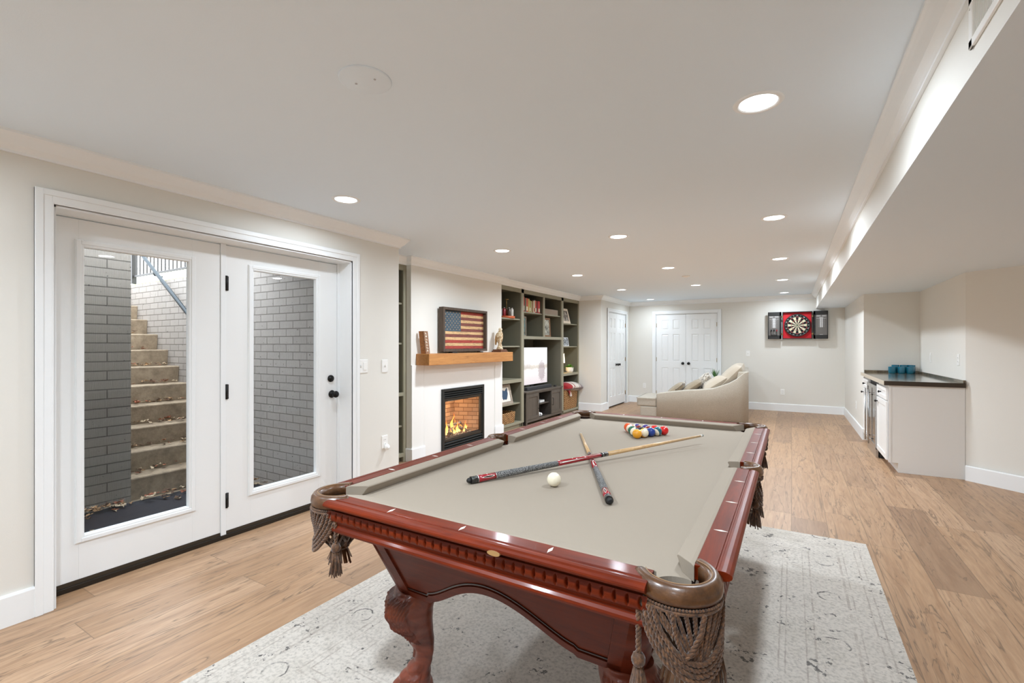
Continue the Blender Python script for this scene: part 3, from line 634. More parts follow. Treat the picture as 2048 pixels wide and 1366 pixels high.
# ---- things on the mantel
DKW = wood('weathered_wood', sr(96,80,66), sr(62,50,42), .7, 'z', 1.5)
f = thing('flag_picture', (-3.68, 4.99, 1.245), 'rustic framed wooden stars-and-stripes flag standing on the mantel', 'picture')
fy0, fy1, fz0, fz1, xo = 4.50, 5.46, 1.262, 1.815, -3.655
mb = MB(); rectframe(mb, fy0, fy1, fz0, fz1, .032, xo-.075, xo); mb.build('frame', DKW, f, bevel=.002)
MB().box(xo-.075, xo-.062, fy0+.03, fy1-.03, fz0+.03, fz1-.03).build('backing', DKW, f)
def woodcol(n, c): 
    m = M(n, c, .7); t = NT(m); p = t.xyz(t.pos()); nn = t.noise(t.comb(t.math('MULTIPLY', p[0], 20), t.math('MULTIPLY', p[1], 4), t.math('MULTIPLY', p[2], 60)), 1.6, 5, .7, 1.5)
    t.col(t.mix(t.ramp(nn, [(.50, (0,0,0)), (.62, (.85,.85,.85))]), c, tuple(q*.35 for q in c))); return m
FRED, FRED2, FCR, FBL = woodcol('flag_red', sr(176,70,58)), woodcol('flag_dull_red', sr(132,74,64)), woodcol('flag_natural', sr(222,184,134)), woodcol('flag_blue', sr(72,92,106))
iy0, iy1, iz0, iz1 = fy0+.034, fy1-.034, fz0+.034, fz1-.034; sh = (iz1-iz0)/13; cy = iy0+(iy1-iy0)*.42
for k in range(13):
    z1 = iz1-k*sh; a = cy if k < 7 else iy0
    MB().box(xo-.062, xo-.050+R.uniform(0,.004), a, iy1, z1-sh+.001, z1-.001).build('stripe', (FCR if k % 2 else (FRED if k in (0,10,12) else FRED2)), f)
cn = MB().box(xo-.062, xo-.046, iy0, cy-.002, iz1-7*sh+.001, iz1-.001).build('canton', FBL, f)
mb = MB()
for r in range(9):
    for c in range(6 if r % 2 == 0 else 5):
        y = iy0+.030+(c+(.5 if r % 2 else 0))*(cy-iy0-.06)/5; z = iz1-.024-r*(7*sh-.048)/8
        mb.add([(xo-.045, y+(.010 if i % 2 == 0 else .004)*math.sin(i*PI/5), z+(.010 if i % 2 == 0 else .004)*math.cos(i*PI/5)) for i in range(10)], [list(range(10))])
mb.build('stars', FCR, cn)
MB().box(xo-.05, xo+.012, 4.66, 4.76, 1.242, 1.258).box(xo-.05, xo+.012, 5.28, 5.34, 1.242, 1.256).build('stand_foot', DARK, f)
b = thing('wooden_block', (-3.68, 4.17, 1.242), 'small leaning wooden plaque at the left end of the mantel', 'plaque')
BLK = woodcol('plaque_wood', sr(150,112,84))
def tilt(p, cy, k): return (p.x, p.y + (p.z-1.242)*k, p.z)
MB().box(-3.73, -3.665, 4.175, 4.20, 1.242, 1.505).xf(lambda p: tilt(p, 0, -.16)).build('board', woodcol('plaque_side', sr(176,116,66)), b, bevel=.002)
mb = MB().box(-3.664, -3.652, 4.176, 4.246, 1.242, 1.505).xf(lambda p: tilt(p, 0, -.16)); mb.build('face', BLK, b)
mb = MB()
for k in range(7):
    z = 1.27+k*.033; mb.box(-3.6525, -3.651, 4.19+R.uniform(0,.01), 4.232-R.uniform(0,.012), z, z+.007).box(-3.6525, -3.651, 4.19+R.uniform(0,.02), 4.20+R.uniform(0,.02), z+.007, z+.020)
mb.xf(lambda p: tilt(p, 0, -.16)).build('worn_lettering', M('faded_white', sr(214,205,190), .8), b)
# falcon figurine
fc = thing('bird_figurine', (-3.66, 5.80, 1.242), 'carved cream and brown bird of prey figurine on a stepped wooden base', 'figurine')
WBR = wood('walnut_base', sr(120,76,48), sr(90,54,34), .45, 'y', 2)
MB().box(-3.745,-3.585, 5.705, 5.895, 1.242, 1.262).box(-3.735,-3.595, 5.720, 5.88, 1.262, 1.282).build('wooden_base', WBR, fc, bevel=.004)
FEA = M('carved_feathers', sr(214,196,160), .7); t_ = NT(FEA); P_ = t_.pos()
vv = t_.n('ShaderNodeTexVoronoi'); vv.inputs['Scale'].default_value = 70; t_.L(P_, vv.inputs['Vector'])
t_.col(t_.mix(t_.ramp(t_.noise(P_, 28, 4, .7), [(.42,(0,0,0)),(.6,(1,1,1))]), sr(232,216,184), sr(160,120,70))); t_.bump(vv.outputs['Distance'], .006)
def ell(c, rx, ry, z, n=20): return [(c[0]+rx*math.cos(2*PI*i/n), c[1]+ry*math.sin(2*PI*i/n), z) for i in range(n)]
cx, cyy = -3.665, 5.80
MB().loft([ell((cx,cyy),.045,.062,1.282), ell((cx,cyy),.040,.055,1.30), ell((cx,cyy+.002),.030,.036,1.33), ell((cx,cyy+.004),.024,.026,1.37), ell((cx,cyy+.004),.022,.024,1.40)]).build('perch', FEA, fc)
MB().loft([ell((cx,cyy-.0),.020,.022,1.365), ell((cx,cyy-.004),.036,.042,1.40), ell((cx+.002,cyy-.010),.045,.058,1.44), ell((cx+.004,cyy-.008),.046,.058,1.48), ell((cx+.004,cyy-.002),.040,.046,1.515), ell((cx+.003,cyy+.006),.029,.031,1.54), ell((cx+.002,cyy+.010),.024,.026,1.555)]).build('body', FEA, fc)
for s in (-1, 1):
    MB().loft([[(cx+s*(.040+.010*math.cos(a))*k2, cyy-.012+(.030*math.sin(a))*w2+dy, z) for a in [2*PI*i/12 for i in range(12)]] for z, k2, w2, dy in ((1.345,.75,.25,-.050),(1.375,.9,.7,-.038),(1.42,1.05,1.1,-.020),(1.47,1.08,1.2,-.004),(1.51,.95,.8,.004),(1.525,.8,.3,.008))]).build('wing', M('wing_brown', sr(170,132,84), .7) if s < 0 else FEA, fc)
h = MB().ball((cx+.002, cyy+.014, 1.572), .027, 18, 12, sc=(1,1.15,1)).build('head', M('head_cream', sr(226,212,184), .6), fc)
MB().loft([[(cx+.002+.009*math.cos(a)*q, cyy+.040+dy, 1.572+dz+.009*math.sin(a)*q) for a in [2*PI*i/10 for i in range(10)]] for q, dy, dz in ((1,0,0),(.8,.010,-.003),(.45,.016,-.010),(.1,.016,-.018))]).build('beak', M('beak_dark', sr(60,48,36), .4), h)
for s in (-1, 1): MB().ball((cx+.002+s*.021, cyy+.028, 1.579), .005, 10, 8).build('eye', DARK, h)

# ------------------------------------------------------------------ built-in bookcases
SX, SB = -3.80, -4.20
bc = thing('built_in_bookcase', (SX, 7.55, 0), 'grey-green built-in bookcase wall around the television', 'bookcase')
mb = MB()
def ff(y0, y1, z0, z1, x1=SX, t=.022): mb.box(x1-t, x1, y0, y1, z0, z1)
ff(6.0, 6.045, .10, 2.264); ff(6.68, 6.765, .07, 2.264); ff(8.24, 8.33, .07, 2.264); ff(9.065, 9.1, .07, 2.264)
ff(6.045, 9.065, 2.20, 2.264); ff(6.765, 8.24, 1.445, 1.495); ff(7.472, 7.53, 1.495, 2.2)
ff(6.045, 6.68, .742, .797); ff(8.33, 9.065, .742, .790); ff(6.045, 6.68, .065, .103); ff(8.33, 9.065, .03, .068)
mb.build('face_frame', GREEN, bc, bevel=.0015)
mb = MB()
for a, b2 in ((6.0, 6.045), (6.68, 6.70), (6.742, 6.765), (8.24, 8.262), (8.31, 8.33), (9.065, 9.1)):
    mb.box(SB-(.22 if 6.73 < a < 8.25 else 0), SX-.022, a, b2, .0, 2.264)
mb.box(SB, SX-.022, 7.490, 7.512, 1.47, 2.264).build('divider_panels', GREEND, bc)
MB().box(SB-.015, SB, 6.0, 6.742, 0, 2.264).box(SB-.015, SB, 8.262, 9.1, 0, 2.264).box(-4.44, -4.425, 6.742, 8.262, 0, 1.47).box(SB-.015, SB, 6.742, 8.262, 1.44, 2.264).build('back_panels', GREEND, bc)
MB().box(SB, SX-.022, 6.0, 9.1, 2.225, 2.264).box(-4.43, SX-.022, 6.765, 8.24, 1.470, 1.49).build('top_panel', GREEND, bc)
def shelf(y0, y1, z, t=.020, dx=.03): MB().box(SB, SX-dx, y0, y1, z-t, z).build('shelf', GREEN, bc, bevel=.001)
shelf(6.045, 6.70, 1.772); shelf(6.045, 6.70, 1.331); shelf(6.045, 6.68, .797, .055, .023); shelf(6.045, 6.70, .408); shelf(6.045, 6.68, .103, .035, .023)
shelf(6.765, 7.49, 1.905); shelf(7.512, 8.24, 1.905); shelf(6.765, 8.24, 1.494, .02, .023)
shelf(8.31, 9.065, 1.776); shelf(8.31, 9.065, 1.322); shelf(8.33, 9.065, .790, .045, .023); shelf(8.33, 9.065, .068, .035, .023)
MB().box(SX-.05, SX-.035, 6.0, 6.72, 0, .07).box(SX-.05, SX-.035, 8.28, 9.1, 0, .05).build('toe_kick', GREEN, bc)
b3 = thing('narrow_bookcase', (-3.83, 3.67, 0), 'tall grey-green bookcase half hidden behind the wall end left of the fireplace', 'bookcase')
MB().box(-3.852, -3.83, 3.29, 3.34, 0, 2.264).box(-3.852, -3.83, 3.99, 4.04, 0, 2.264).box(-3.852, -3.83, 3.34, 3.99, 2.20, 2.264).box(-3.852,-3.83,3.34,3.99,.76,.80).box(-3.852,-3.83,3.34,3.99,.06,.105).build('face_frame', GREEN, b3, bevel=.0015)
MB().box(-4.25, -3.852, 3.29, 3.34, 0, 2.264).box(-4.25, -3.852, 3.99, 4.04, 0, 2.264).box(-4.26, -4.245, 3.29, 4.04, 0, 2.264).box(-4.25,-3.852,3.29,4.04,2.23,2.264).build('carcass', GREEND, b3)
for z in (1.83, 1.37, .79, .42, .10): MB().box(-4.245, -3.856, 3.34, 3.99, z-.02, z).build('shelf', GREEN, b3, bevel=.001)
MB().box(-3.90, -3.885, 3.29, 4.04, 0, .07).build('toe_kick', GREEN, b3)

# ---- shelf contents, left bay
ls = thing('carousel', (-3.93, 6.42, 1.772), 'round orange wooden carousel of little bottles with a tall handle on the top shelf', 'bottle carousel')
MB().lathe([(0,0),(.150,0),(.155,.006),(.155,.030),(.150,.036),(0,.036)], (-3.95,6.42,1.772), 40).build('wooden_base', M('orange_wood', sr(196,96,52), .4), ls)
MB().lathe([(.006,.036),(.006,.24),(.009,.245),(.006,.25),(.006,.30),(.035,.302),(.035,.309),(0,.309)], (-3.93,6.42,1.772), 14).build('handle', BRASS, ls)
BOT = [M('bottle_'+n, c, .15) for n, c in (('clear', sr(206,204,196)), ('red', sr(150,40,48)), ('grey', sr(150,148,136)), ('dark', sr(80,70,60)))]
BLB = ['clear little bottle at the back right of the carousel', 'clear little bottle at the right edge of the carousel', 'red little bottle at the right rear of the carousel', 'clear little bottle at the back of the carousel', 'grey little bottle at the far left of the carousel', 'clear little bottle at the front left of the carousel', 'red little bottle at the front of the carousel', 'dark little bottle at the front right of the carousel']
for i in range(8):
    a = i*PI/4+.35; c = BOT[(0,0,1,0,2,0,1,3)[i]]; q = (-3.95+.105*math.cos(a), 6.42+.105*math.sin(a), 1.808)
    o = MB().lathe([(0,0),(.026,0),(.028,.01),(.028,.10),(.022,.115),(.015,.118),(.015,.122)], q, 16).build('bottle', c, loc=q, label=BLB[i], cat='bottle', group='little bottles on the carousel')
    MB().lathe([(.017,.118),(.018,.135),(0,.136)], q, 14).build('cap', STEEL, o)
def photo_frame(name, y0, y1, z, hh, x, lean, border, mat, pic, label, yaw=0.0, bw=None):
    t = thing(name, (x, (y0+y1)/2, z), label, 'picture frame'); cy = (y0+y1)/2; W = y1-y0
    def T(p):
        u, v, w = p.y, p.z, p.x
        X = -v*math.sin(lean) + w*math.cos(lean); Z = v*math.cos(lean) + w*math.sin(lean)
        return (x + X*math.cos(yaw) - u*math.sin(yaw), cy + u*math.cos(yaw) + X*math.sin(yaw), z + Z + .003)
    mb = MB(); rectframe(mb, -W/2, W/2, 0, hh, border, -.018, 0); mb.xf(T).build('frame', mat, t, bevel=.0015)
    MB().box(-.016, -.008, -W/2+border-.002, W/2-border+.002, border-.002, hh-border+.002).xf(T).build('picture', pic, t)
    MB().box(-.10, -.016, -.02, .02, .002, .008).xf(lambda p: T(Vector((p.x, p.y, p.z+.0)))).build('strut', mat, t)
    return t, T
def blotch(name, c1, c2, c3, sc=14):
    m = M(name, c1, .35); t = NT(m); n = t.noise(t.pos(), sc, 4, .6); t.col(t.ramp(n, [(.38, c1), (.5, c2), (.62, c3)])); return m
GREYW = wood('grey_washed_wood', sr(176,164,148), sr(140,128,114), .6, 'z', 1.5)
pf, T = photo_frame('map_frame', 6.09, 6.47, .408, .315, -3.83, .22, .048, GREYW, M('mount_white', sr(236,230,220), .6), 'grey-washed frame with a navy state silhouette on the lower left shelf', 0.0)
oh = [(-.085,.235),(-.03,.228),(.0,.215),(.03,.225),(.075,.262),(.088,.255),(.086,.165),(.06,.12),(.035,.085),(.0,.075),(-.03,.09),(-.06,.075),(-.088,.10)]
MB().prism(oh, -.0075, -.0060, 'x').xf(T).build('silhouette', M('navy_print', sr(46,72,98), .5), pf)
WICK = M('woven_wicker', sr(176,128,80), .75); t_ = NT(WICK); n_ = t_.noise(t_.pos(), 70, 3, .6); t_.col(t_.ramp(n_, [(.3, sr(120,76,40)), (.5, sr(176,128,78)), (.75, sr(216,174,120))])); P_ = t_.xyz(t_.pos()); w_ = t_.math('MULTIPLY', t_.math('SINE', t_.math('MULTIPLY', t_.math('ADD', P_[0], P_[1]), 125.0)), t_.math('SINE', t_.math('MULTIPLY', P_[2], 190.0))); t_.col(t_.mix(t_.ramp(w_, [(.0,(.75,.75,.75)),(.12,(0,0,0))]), t_.ramp(n_, [(.3, sr(140,92,50)), (.5, sr(190,142,88)), (.75, sr(226,186,130))]), sr(58,34,18)))
def basket(name, y0, y1, x0, x1, z, h, label, taper=.03, rows=9, cols=16):
    def fn(u, v, off=0.0):
        t = u*4; k = int(t) % 4; f_ = t-int(t); c = taper*(1-v)
        X0, X1, Y0, Y1 = x0+c, x1-c, y0+c, y1-c; r = .035
        pts = [(X1, Y0, X1, Y1), (X1, Y1, X0, Y1), (X0, Y1, X0, Y0), (X0, Y0, X1, Y0)][k]
        x = pts[0]+(pts[2]-pts[0])*f_; y = pts[1]+(pts[3]-pts[1])*f_
        cx, cy = min(max(x, X0+r), X1-r), min(max(y, Y0+r), Y1-r); d = Vector((x-cx, y-cy))
        if d.length > r: d = d*(r/d.length); x, y = cx+d.x, cy+d.y
        nn = d.normalized() if d.length > 1e-6 else Vector((0,0))
        wv = .007*math.sin(v*rows*PI*2)*math.cos(u*4*cols*PI) + .004*abs(math.sin(v*rows*PI))
        return (x+nn.x*(wv-off), y+nn.y*(wv-off), z+v*h)
    t = thing(name, ((x0+x1)/2, (y0+y1)/2, z), label, 'basket')
    MB().grid(lambda u, v: fn(u, v), 4*cols*4, rows*5, wu=True).grid(lambda u, v: fn(u, v, .014), 64, 4, wu=True).build('basket_body', WICK, t, nofix=True)
    MB().box(x0+taper+.01, x1-taper-.01, y0+taper+.01, y1-taper-.01, z+.002, z+.012).build('basket_floor', WICK, t)
    MB().tube([fn(i/48, 1.0, .005) for i in range(48)], .010, 8, wrap=True).build('rim', WICK, t)
    return t
basket('wicker_basket', 6.09, 6.52, -4.12, -3.815, .105, .165, 'shallow woven wicker basket on the lowest left shelf', .012, 6, 11)
basket('wicker_basket', 8.38, 9.03, -4.15, -3.79, .07, .41, 'tall woven wicker basket holding the folded throw on the lowest right shelf', .02, 10, 12)
MB().box(-4.0, -3.84, 6.07, 6.10, .80, 1.10).build('book', M('orange_spine', sr(200,110,50), .5), loc=(-3.92, 6.085, .8), label='thin orange book standing alone behind the end of the mantel', cat='book')
# throw blanket: folded roll over the basket
bl = thing('throw_blanket', (-3.76, 8.72, .46), 'folded plaid throw in red, white and grey draped over the tall basket', 'blanket')
BLN = M('plaid_wool', sr(214,206,198), .95, sheen=.3); t_ = NT(BLN); P_ = t_.xyz(t_.pos(True))
def band(v, c, w): return t_.math('LESS_THAN', t_.math('ABSOLUTE', t_.math('SUBTRACT', v, c)), w)
c_ = t_.mix(band(P_[1], .26, .10), sr(222,214,204), sr(140,126,124)); c_ = t_.mix(band(P_[1], -.10, .018), c_, sr(150,52,58)); c_ = t_.mix(band(P_[1], -.30, .12), c_, sr(160,32,38)); c_ = t_.mix(band(P_[2], .012, .016), c_, sr(110,86,88)); c_ = t_.mix(band(P_[1], .12, .012), c_, sr(120,96,96)); t_.col(c_); t_.bump(t_.noise(t_.pos(), 300, 2), .002)
mb = MB()
def rollsec(y, s, dz):
    n = 28; out = []
    for i in range(n):
        a = 2*PI*i/n; e = .145*math.cos(a); zz = .085*math.sin(a)*(1-.25*math.cos(a))
        out.append((-3.83+e*s, y + .03*math.cos(a), .512+dz+zz*s))
    return out
mb.loft([rollsec(8.37,.6,.0), rollsec(8.45,.95,.004), rollsec(8.60,1.0,.012), rollsec(8.75,1.05,.0), rollsec(8.90,1.1,-.012), rollsec(9.00,1.05,-.03), rollsec(9.055,.9,-.04), rollsec(9.06,.6,-.04)])
mb.build('folded_roll', BLN, bl)
mb = MB()
for k in range(2):
    x = -3.755-.02*k
    mb.loft([[(x+.004, 8.44+s*.12+.02*k, .50-s*.17), (x+.012, 8.49+s*.13+.02*k, .50-s*.17), (x, 8.49+s*.13+.02*k, .50-s*.17), (x-.008, 8.44+s*.12+.02*k, .50-s*.17)] for s in (0,.3,.6,1)], sm=False)
mb.build('hanging_corner', BLN, bl)
# ---- upper middle: books
bks = [(.020,.244,'bright orange',sr(226,82,40)),(.018,.250,'orange-red',sr(214,66,34)),(.012,.232,'dark navy',sr(40,44,60)),(.016,.236,'olive',sr(150,140,104)),(.024,.235,'cream and red',sr(214,92,76)),(.016,.230,'mustard',sr(206,170,92)),(.012,.232,'pale yellow',sr(224,206,140)),(.020,.205,'yellow-green',sr(182,176,92)),(.014,.200,'pale green',sr(188,194,150)),(.014,.196,'tan',sr(190,150,104)),(.010,.215,'brown',sr(128,92,56)),(.020,.206,'cream',sr(226,206,172)),(.016,.222,'white',sr(230,222,210)),(.022,.216,'red and orange',sr(212,84,56)),(.014,.215,'dark green',sr(52,66,50)),(.018,.214,'crimson',sr(190,40,54)),(.030,.218,'pink-red',sr(216,92,88))]
y = 6.80; sc_ = .70/sum(b[0] for b in bks)*.92
bk0 = None
for i, (wd, hg, nm, c) in enumerate(bks):
    wd *= sc_
    m = M('cover_'+str(i), c, .5)
    where = 'first from the left' if i == 0 else 'last on the right' if i == len(bks)-1 else 'between the %s and %s ones' % (bks[i-1][2], bks[i+1][2])
    o = MB().box(-4.02, -3.855, y, y+.003, 1.905, 1.905+hg).box(-4.02, -3.855, y+wd-.004, y+wd-.001, 1.905, 1.905+hg).box(-3.860, -3.855, y, y+wd-.001, 1.905, 1.905+hg).build('book', m, loc=(-3.94, y+wd/2, 1.905), label='%s book on the upper shelf, %s' % (nm, where), cat='book', group='books on the upper shelf')
    MB().box(-4.015, -3.861, y+.003, y+wd-.004, 1.909, 1.903+hg).build('pages', M('pages', sr(230,222,204), .9) if i == 0 else bpy.data.materials['pages'], o)
    if i in (1,4,7,12,13,16): MB().box(-3.8548, -3.8542, y+.003, y+wd-.004, 1.93, 1.905+hg*.4).build('spine_band', M('spine_band_'+str(i), sr(240,228,200) if i != 12 else sr(180,60,50), .6), o)
    y += wd
PH1 = blotch('photo_teal', sr(60,56,50), sr(120,130,120), sr(90,150,160), 12); PH2 = blotch('photo_grey', sr(70,66,58), sr(150,150,138), sr(206,204,190), 22); PH3 = blotch('photo_bw', sr(50,48,46), sr(120,112,104), sr(196,188,176), 16)
t4 = thing('picture_frame', (-3.98, 7.06, 1.494), 'tall dark brown frame with a teal picture below the books', 'picture frame')
MB().box(-4.08, -3.875, 6.80, 6.835, 1.494, 1.84).xf(lambda p: (p.x, p.y+(-.06 if p.x < -4 else .12)*0, p.z)).build('side', M('brown_frame', sr(84,48,32), .5), t4)
mb = MB(); rectframe(mb, 6.86, 7.14, 1.496, 1.842, .022, -3.99, -3.965); mb.build('frame', GREYW, t4); MB().box(-3.985, -3.975, 6.88, 7.12, 1.515, 1.825).build('picture', PH1, t4)
photo_frame('picture_frame', 7.56, 7.98, 1.494, .355, -3.90, .06, .034, wood('oak_frame', sr(150,112,78), sr(120,86,58), .5, 'z', 2), PH2, 'brown wood frame with a grey floral picture in the cubby left of the right-hand column')
MB().box(-4.10, -3.85, 7.60, 8.18, 1.905, 2.010).build('storage_box', bumpy(M('linen_box', sr(150,136,122), .9), 160, .001), loc=(-3.97,7.89,1.905), bevel=.004, label='low taupe fabric box on the shelf to the right of the books', cat='box')
photo_frame('picture_frame', 8.38, 8.72, 1.776, .305, -3.82, .25, .045, M('cream_frame', sr(222,208,188), .5), PH3, 'cream frame with a dark portrait photo leaning on the top right shelf')
photo_frame('picture_frame', 8.40, 8.66, 1.322, .175, -3.83, .15, .012, M('thin_white_frame', sr(222,224,226), .4), blotch('photo_people', sr(40,44,50), sr(110,116,120), sr(220,226,230), 26), 'small thin-edged photo of figures on the shelf above the lamp')
# lamp bay
lp = thing('table_lamp', (-4.0, 8.62, .79), 'small lit table lamp with a white shade, half hidden at the left of its shelf', 'lamp')
SHD = M('lamp_shade', sr(250,236,206), .8, emit=(1,.84,.58), es=1.6)
lc = (-3.96, 8.545)
MB().lathe([(0,0),(.045,0),(.045,.012),(.016,.02),(.014,.10),(.03,.13),(.03,.16),(.008,.19),(.006,.24)], (*lc,.79), 20).build('lamp_base', M('lamp_base_grey', sr(120,112,100), .5), lp)
MB().lathe([(.085,.20),(.070,.385),(.068,.385),(.083,.20)], (*lc,.79), 32).build('shade', SHD, lp, nofix=True)
ld = bpy.data.lights.new('bulb', 'POINT'); ld.energy = 9.0; ld.color = (1,.74,.42); ld.shadow_soft_size = .03
lo = bpy.data.objects.new('bulb', ld); COL.objects.link(lo); lo.parent = lp; lo.location = (lc[0]+4.0, lc[1]-8.62, .27)
pp = thing('potted_plant', (-3.90, 8.85, .79), 'bright green leafy plant in a white pot on the lamp shelf', 'plant')
pc = (-3.90, 8.84)
MB().lathe([(0,0),(.062,0),(.075,.03),(.082,.10),(.080,.105),(.073,.10),(.070,.085),(0,.085)], (*pc,.79), 28).build('pot', M('white_pot', sr(240,236,228), .4), pp)
GL = M('fresh_leaf', sr(104,160,48), .5); mb = MB()
for i in range(150):
    a = R.uniform(0,2*PI); el = R.uniform(.1,1.3); L = R.uniform(.05,.14); b0 = Vector((pc[0], pc[1], .88)); d = Vector((math.cos(a)*math.cos(el), math.sin(a)*math.cos(el), math.sin(el)*.75)); s = Vector((-math.sin(a), math.cos(a), 0))*.011
    p1, p2 = b0+d*L*.6, b0+d*L+Vector((0,0,-.012)); mb.add([b0+d*.02, p1+s, p2, p1-s], [(0,1,2,3)])
mb.build('foliage', GL, pp, nofix=True)
# ---- television and console
tv = thing('television', (-4.05, 7.45, .56), 'flat television showing a pale landscape picture, on the dark media console', 'television')
tx, ty0, ty1, tz0, tz1 = -4.0, 6.86, 8.03, .632, 1.308
MB().box(tx-.05, tx-.004, ty0, ty1, tz0, tz1).build('housing', M('tv_black', (.012,.012,.013), .3), tv, bevel=.004)
SC = M('tv_picture', (.02,.02,.02), .2); t_ = NT(SC); P_ = t_.xyz(t_.pos()); u = t_.math('DIVIDE', t_.math('SUBTRACT', P_[1], ty0), ty1-ty0); vv = t_.math('DIVIDE', t_.math('SUBTRACT', P_[2], tz0), tz1-tz0)
nv = t_.noise(t_.comb(t_.math('MULTIPLY', u, 9), t_.math('MULTIPLY', vv, 6)), 2.2, 6, .7)
c_ = t_.ramp(t_.math('ADD', vv, t_.math('MULTIPLY', t_.math('SUBTRACT', nv, .5), .16)), [(0, sr(206,196,200)), (.40, sr(226,222,220)), (.44, sr(196,188,178)), (.50, sr(206,198,188)), (.56, sr(240,239,240)), (1, sr(250,250,252))])
tree = t_.math('LESS_THAN', t_.math('ADD', t_.math('POWER', t_.math('DIVIDE', t_.math('SUBTRACT', u, .80), .13), 2.0), t_.math('POWER', t_.math('DIVIDE', t_.math('SUBTRACT', vv, .36), .33), 2.0)), t_.math('MULTIPLY', t_.math('SUBTRACT', t_.noise(t_.comb(t_.math('MULTIPLY', u, 24), t_.math('MULTIPLY', vv, 14)), 1.5, 6, .8), .30), 3.6))
c_ = t_.mix(t_.math('MULTIPLY', tree, .62), c_, sr(140,122,128))
hs = t_.math('MULTIPLY', t_.math('MULTIPLY', t_.math('GREATER_THAN', u, .20), t_.math('LESS_THAN', u, .42)), t_.math('MULTIPLY', t_.math('GREATER_THAN', vv, .44), t_.math('LESS_THAN', t_.math('ADD', vv, t_.math('MULTIPLY', u, .35)), .74)))
c_ = t_.mix(t_.math('MULTIPLY', hs, .4), c_, sr(170,162,160))
t_.L(c_, t_.b.inputs['Emission Color']); t_.b.inputs['Emission Strength'].default_value = .80
MB().box(tx-.004, tx-.0025, ty0+.008, ty1-.008, tz0+.010, tz1-.008).build('screen', SC, tv)
MB().box(tx-.10, tx+.06, 7.33, 7.56, .562, .570).box(tx-.035, tx-.015, 7.39, 7.50, .570, tz0+.02).build('stand', DARK, tv, bevel=.002)
MB().box(-3.94, -3.86, 6.99, 7.93, .562, .618).build('soundbar', bumpy(M('soundbar_cloth', (.035,.035,.038), .7), 400, .001), loc=(-3.9,7.46,.562), bevel=.008, label='long dark grey soundbar on the console in front of the television', cat='soundbar')
MB().lathe([(0,0),(.028,0),(.026,.018),(.012,.026),(0,.026)], (-3.86,8.08,.562), 16).build('streaming_puck', DARK, loc=(-3.86,8.08,.562), label='small black gadget at the right end of the console top', cat='gadget')
CW = wood('espresso_oak', sr(98,90,80), sr(78,70,62), .5, 'z', 1.5)
cs = thing('media_console', (-3.98, 7.50, 0), 'dark grey-brown media console with two doors and an open centre under the television', 'cabinet')
cx0, cx1, c0, c1 = -4.22, -3.775, 6.80, 8.205
MB().box(cx0-.01, cx1+.012, c0-.015, c1+.015, .538, .562).build('top', CW, cs, bevel=.002)
MB().box(cx0, cx1-.02, c0, c0+.02, .0, .538).box(cx0, cx1-.02, c1-.02, c1, 0, .538).box(cx0, cx0+.01, c0, c1, .06, .538).box(cx0, cx1-.02, 7.235, 7.255, .06, .538).box(cx0, cx1-.02, 7.745, 7.765, .06, .538).box(cx0, cx1-.02, c0, c1, .055, .075).build('carcass', M('console_side', sr(64,58,52), .5), cs)
for a, b2 in ((c0, c0+.035), (c1-.035, c1)): MB().box(cx1-.035, cx1, a, b2, 0, .538).build('leg', CW, cs)
MB().box(cx1-.02, cx1-.001, c0+.035, c1-.035, .515, .538).box(cx1-.02, cx1-.001, c0+.035, c1-.035, .045, .085).build('rail', CW, cs)
for a, b2, hy in ((c0+.037, 7.252, 7.225), (7.748, c1-.037, 7.775)):
    mb = MB(); rectframe(mb, a, b2, .088, .512, .052, cx1-.018, cx1+.002); mb.box(cx1-.018, cx1-.008, a+.05, b2-.05, .13, .47); dr = mb.build('door', CW, cs, bevel=.002)
    MB().tube([(cx1+.002,hy,.375),(cx1+.028,hy,.375),(cx1+.028,hy,.250),(cx1+.002,hy,.250)], .005, 8).build('handle', BLACK, dr)
MB().box(cx0+.02, cx1-.05, 7.255, 7.745, .295, .312).build('shelf', CW, cs)
MB().box(cx0+.05, cx1-.10, 7.36, 7.66, .312, .352).build('media_box', PLATE, loc=(-4.0,7.5,.312), bevel=.004, label='flat white box on the open shelf of the media console', cat='box')
ct = thing('game_controller', (-3.86, 7.42, .075), 'white rounded gadget on the bottom of the console opening', 'gadget')
MB().ball((-3.86,7.40,.117), .042, 16, 10, sc=(.8,1,1)).ball((-3.855,7.47,.107), .036, 16, 10, sc=(.8,1,.9)).build('body', PLATE, ct)
MB().ball((-3.825,7.40,.120), .016, 10, 8, sc=(.5,1,1)).build('pad', M('pad_grey', (.2,.2,.2), .5), ct)
# ------------------------------------------------------------------ rug
RGX, RGY, RHX, RHY = -.822, 2.385, 1.249, 1.52
MB().box(RGX-RHX, RGX+RHX, RGY-RHY, RGY+RHY, 0, .011).build('area_rug', rug_mat(RGX, RGY, RHX, RHY), loc=(RGX,RGY,0), label='large cream and grey distressed rug under the pool table', cat='rug')

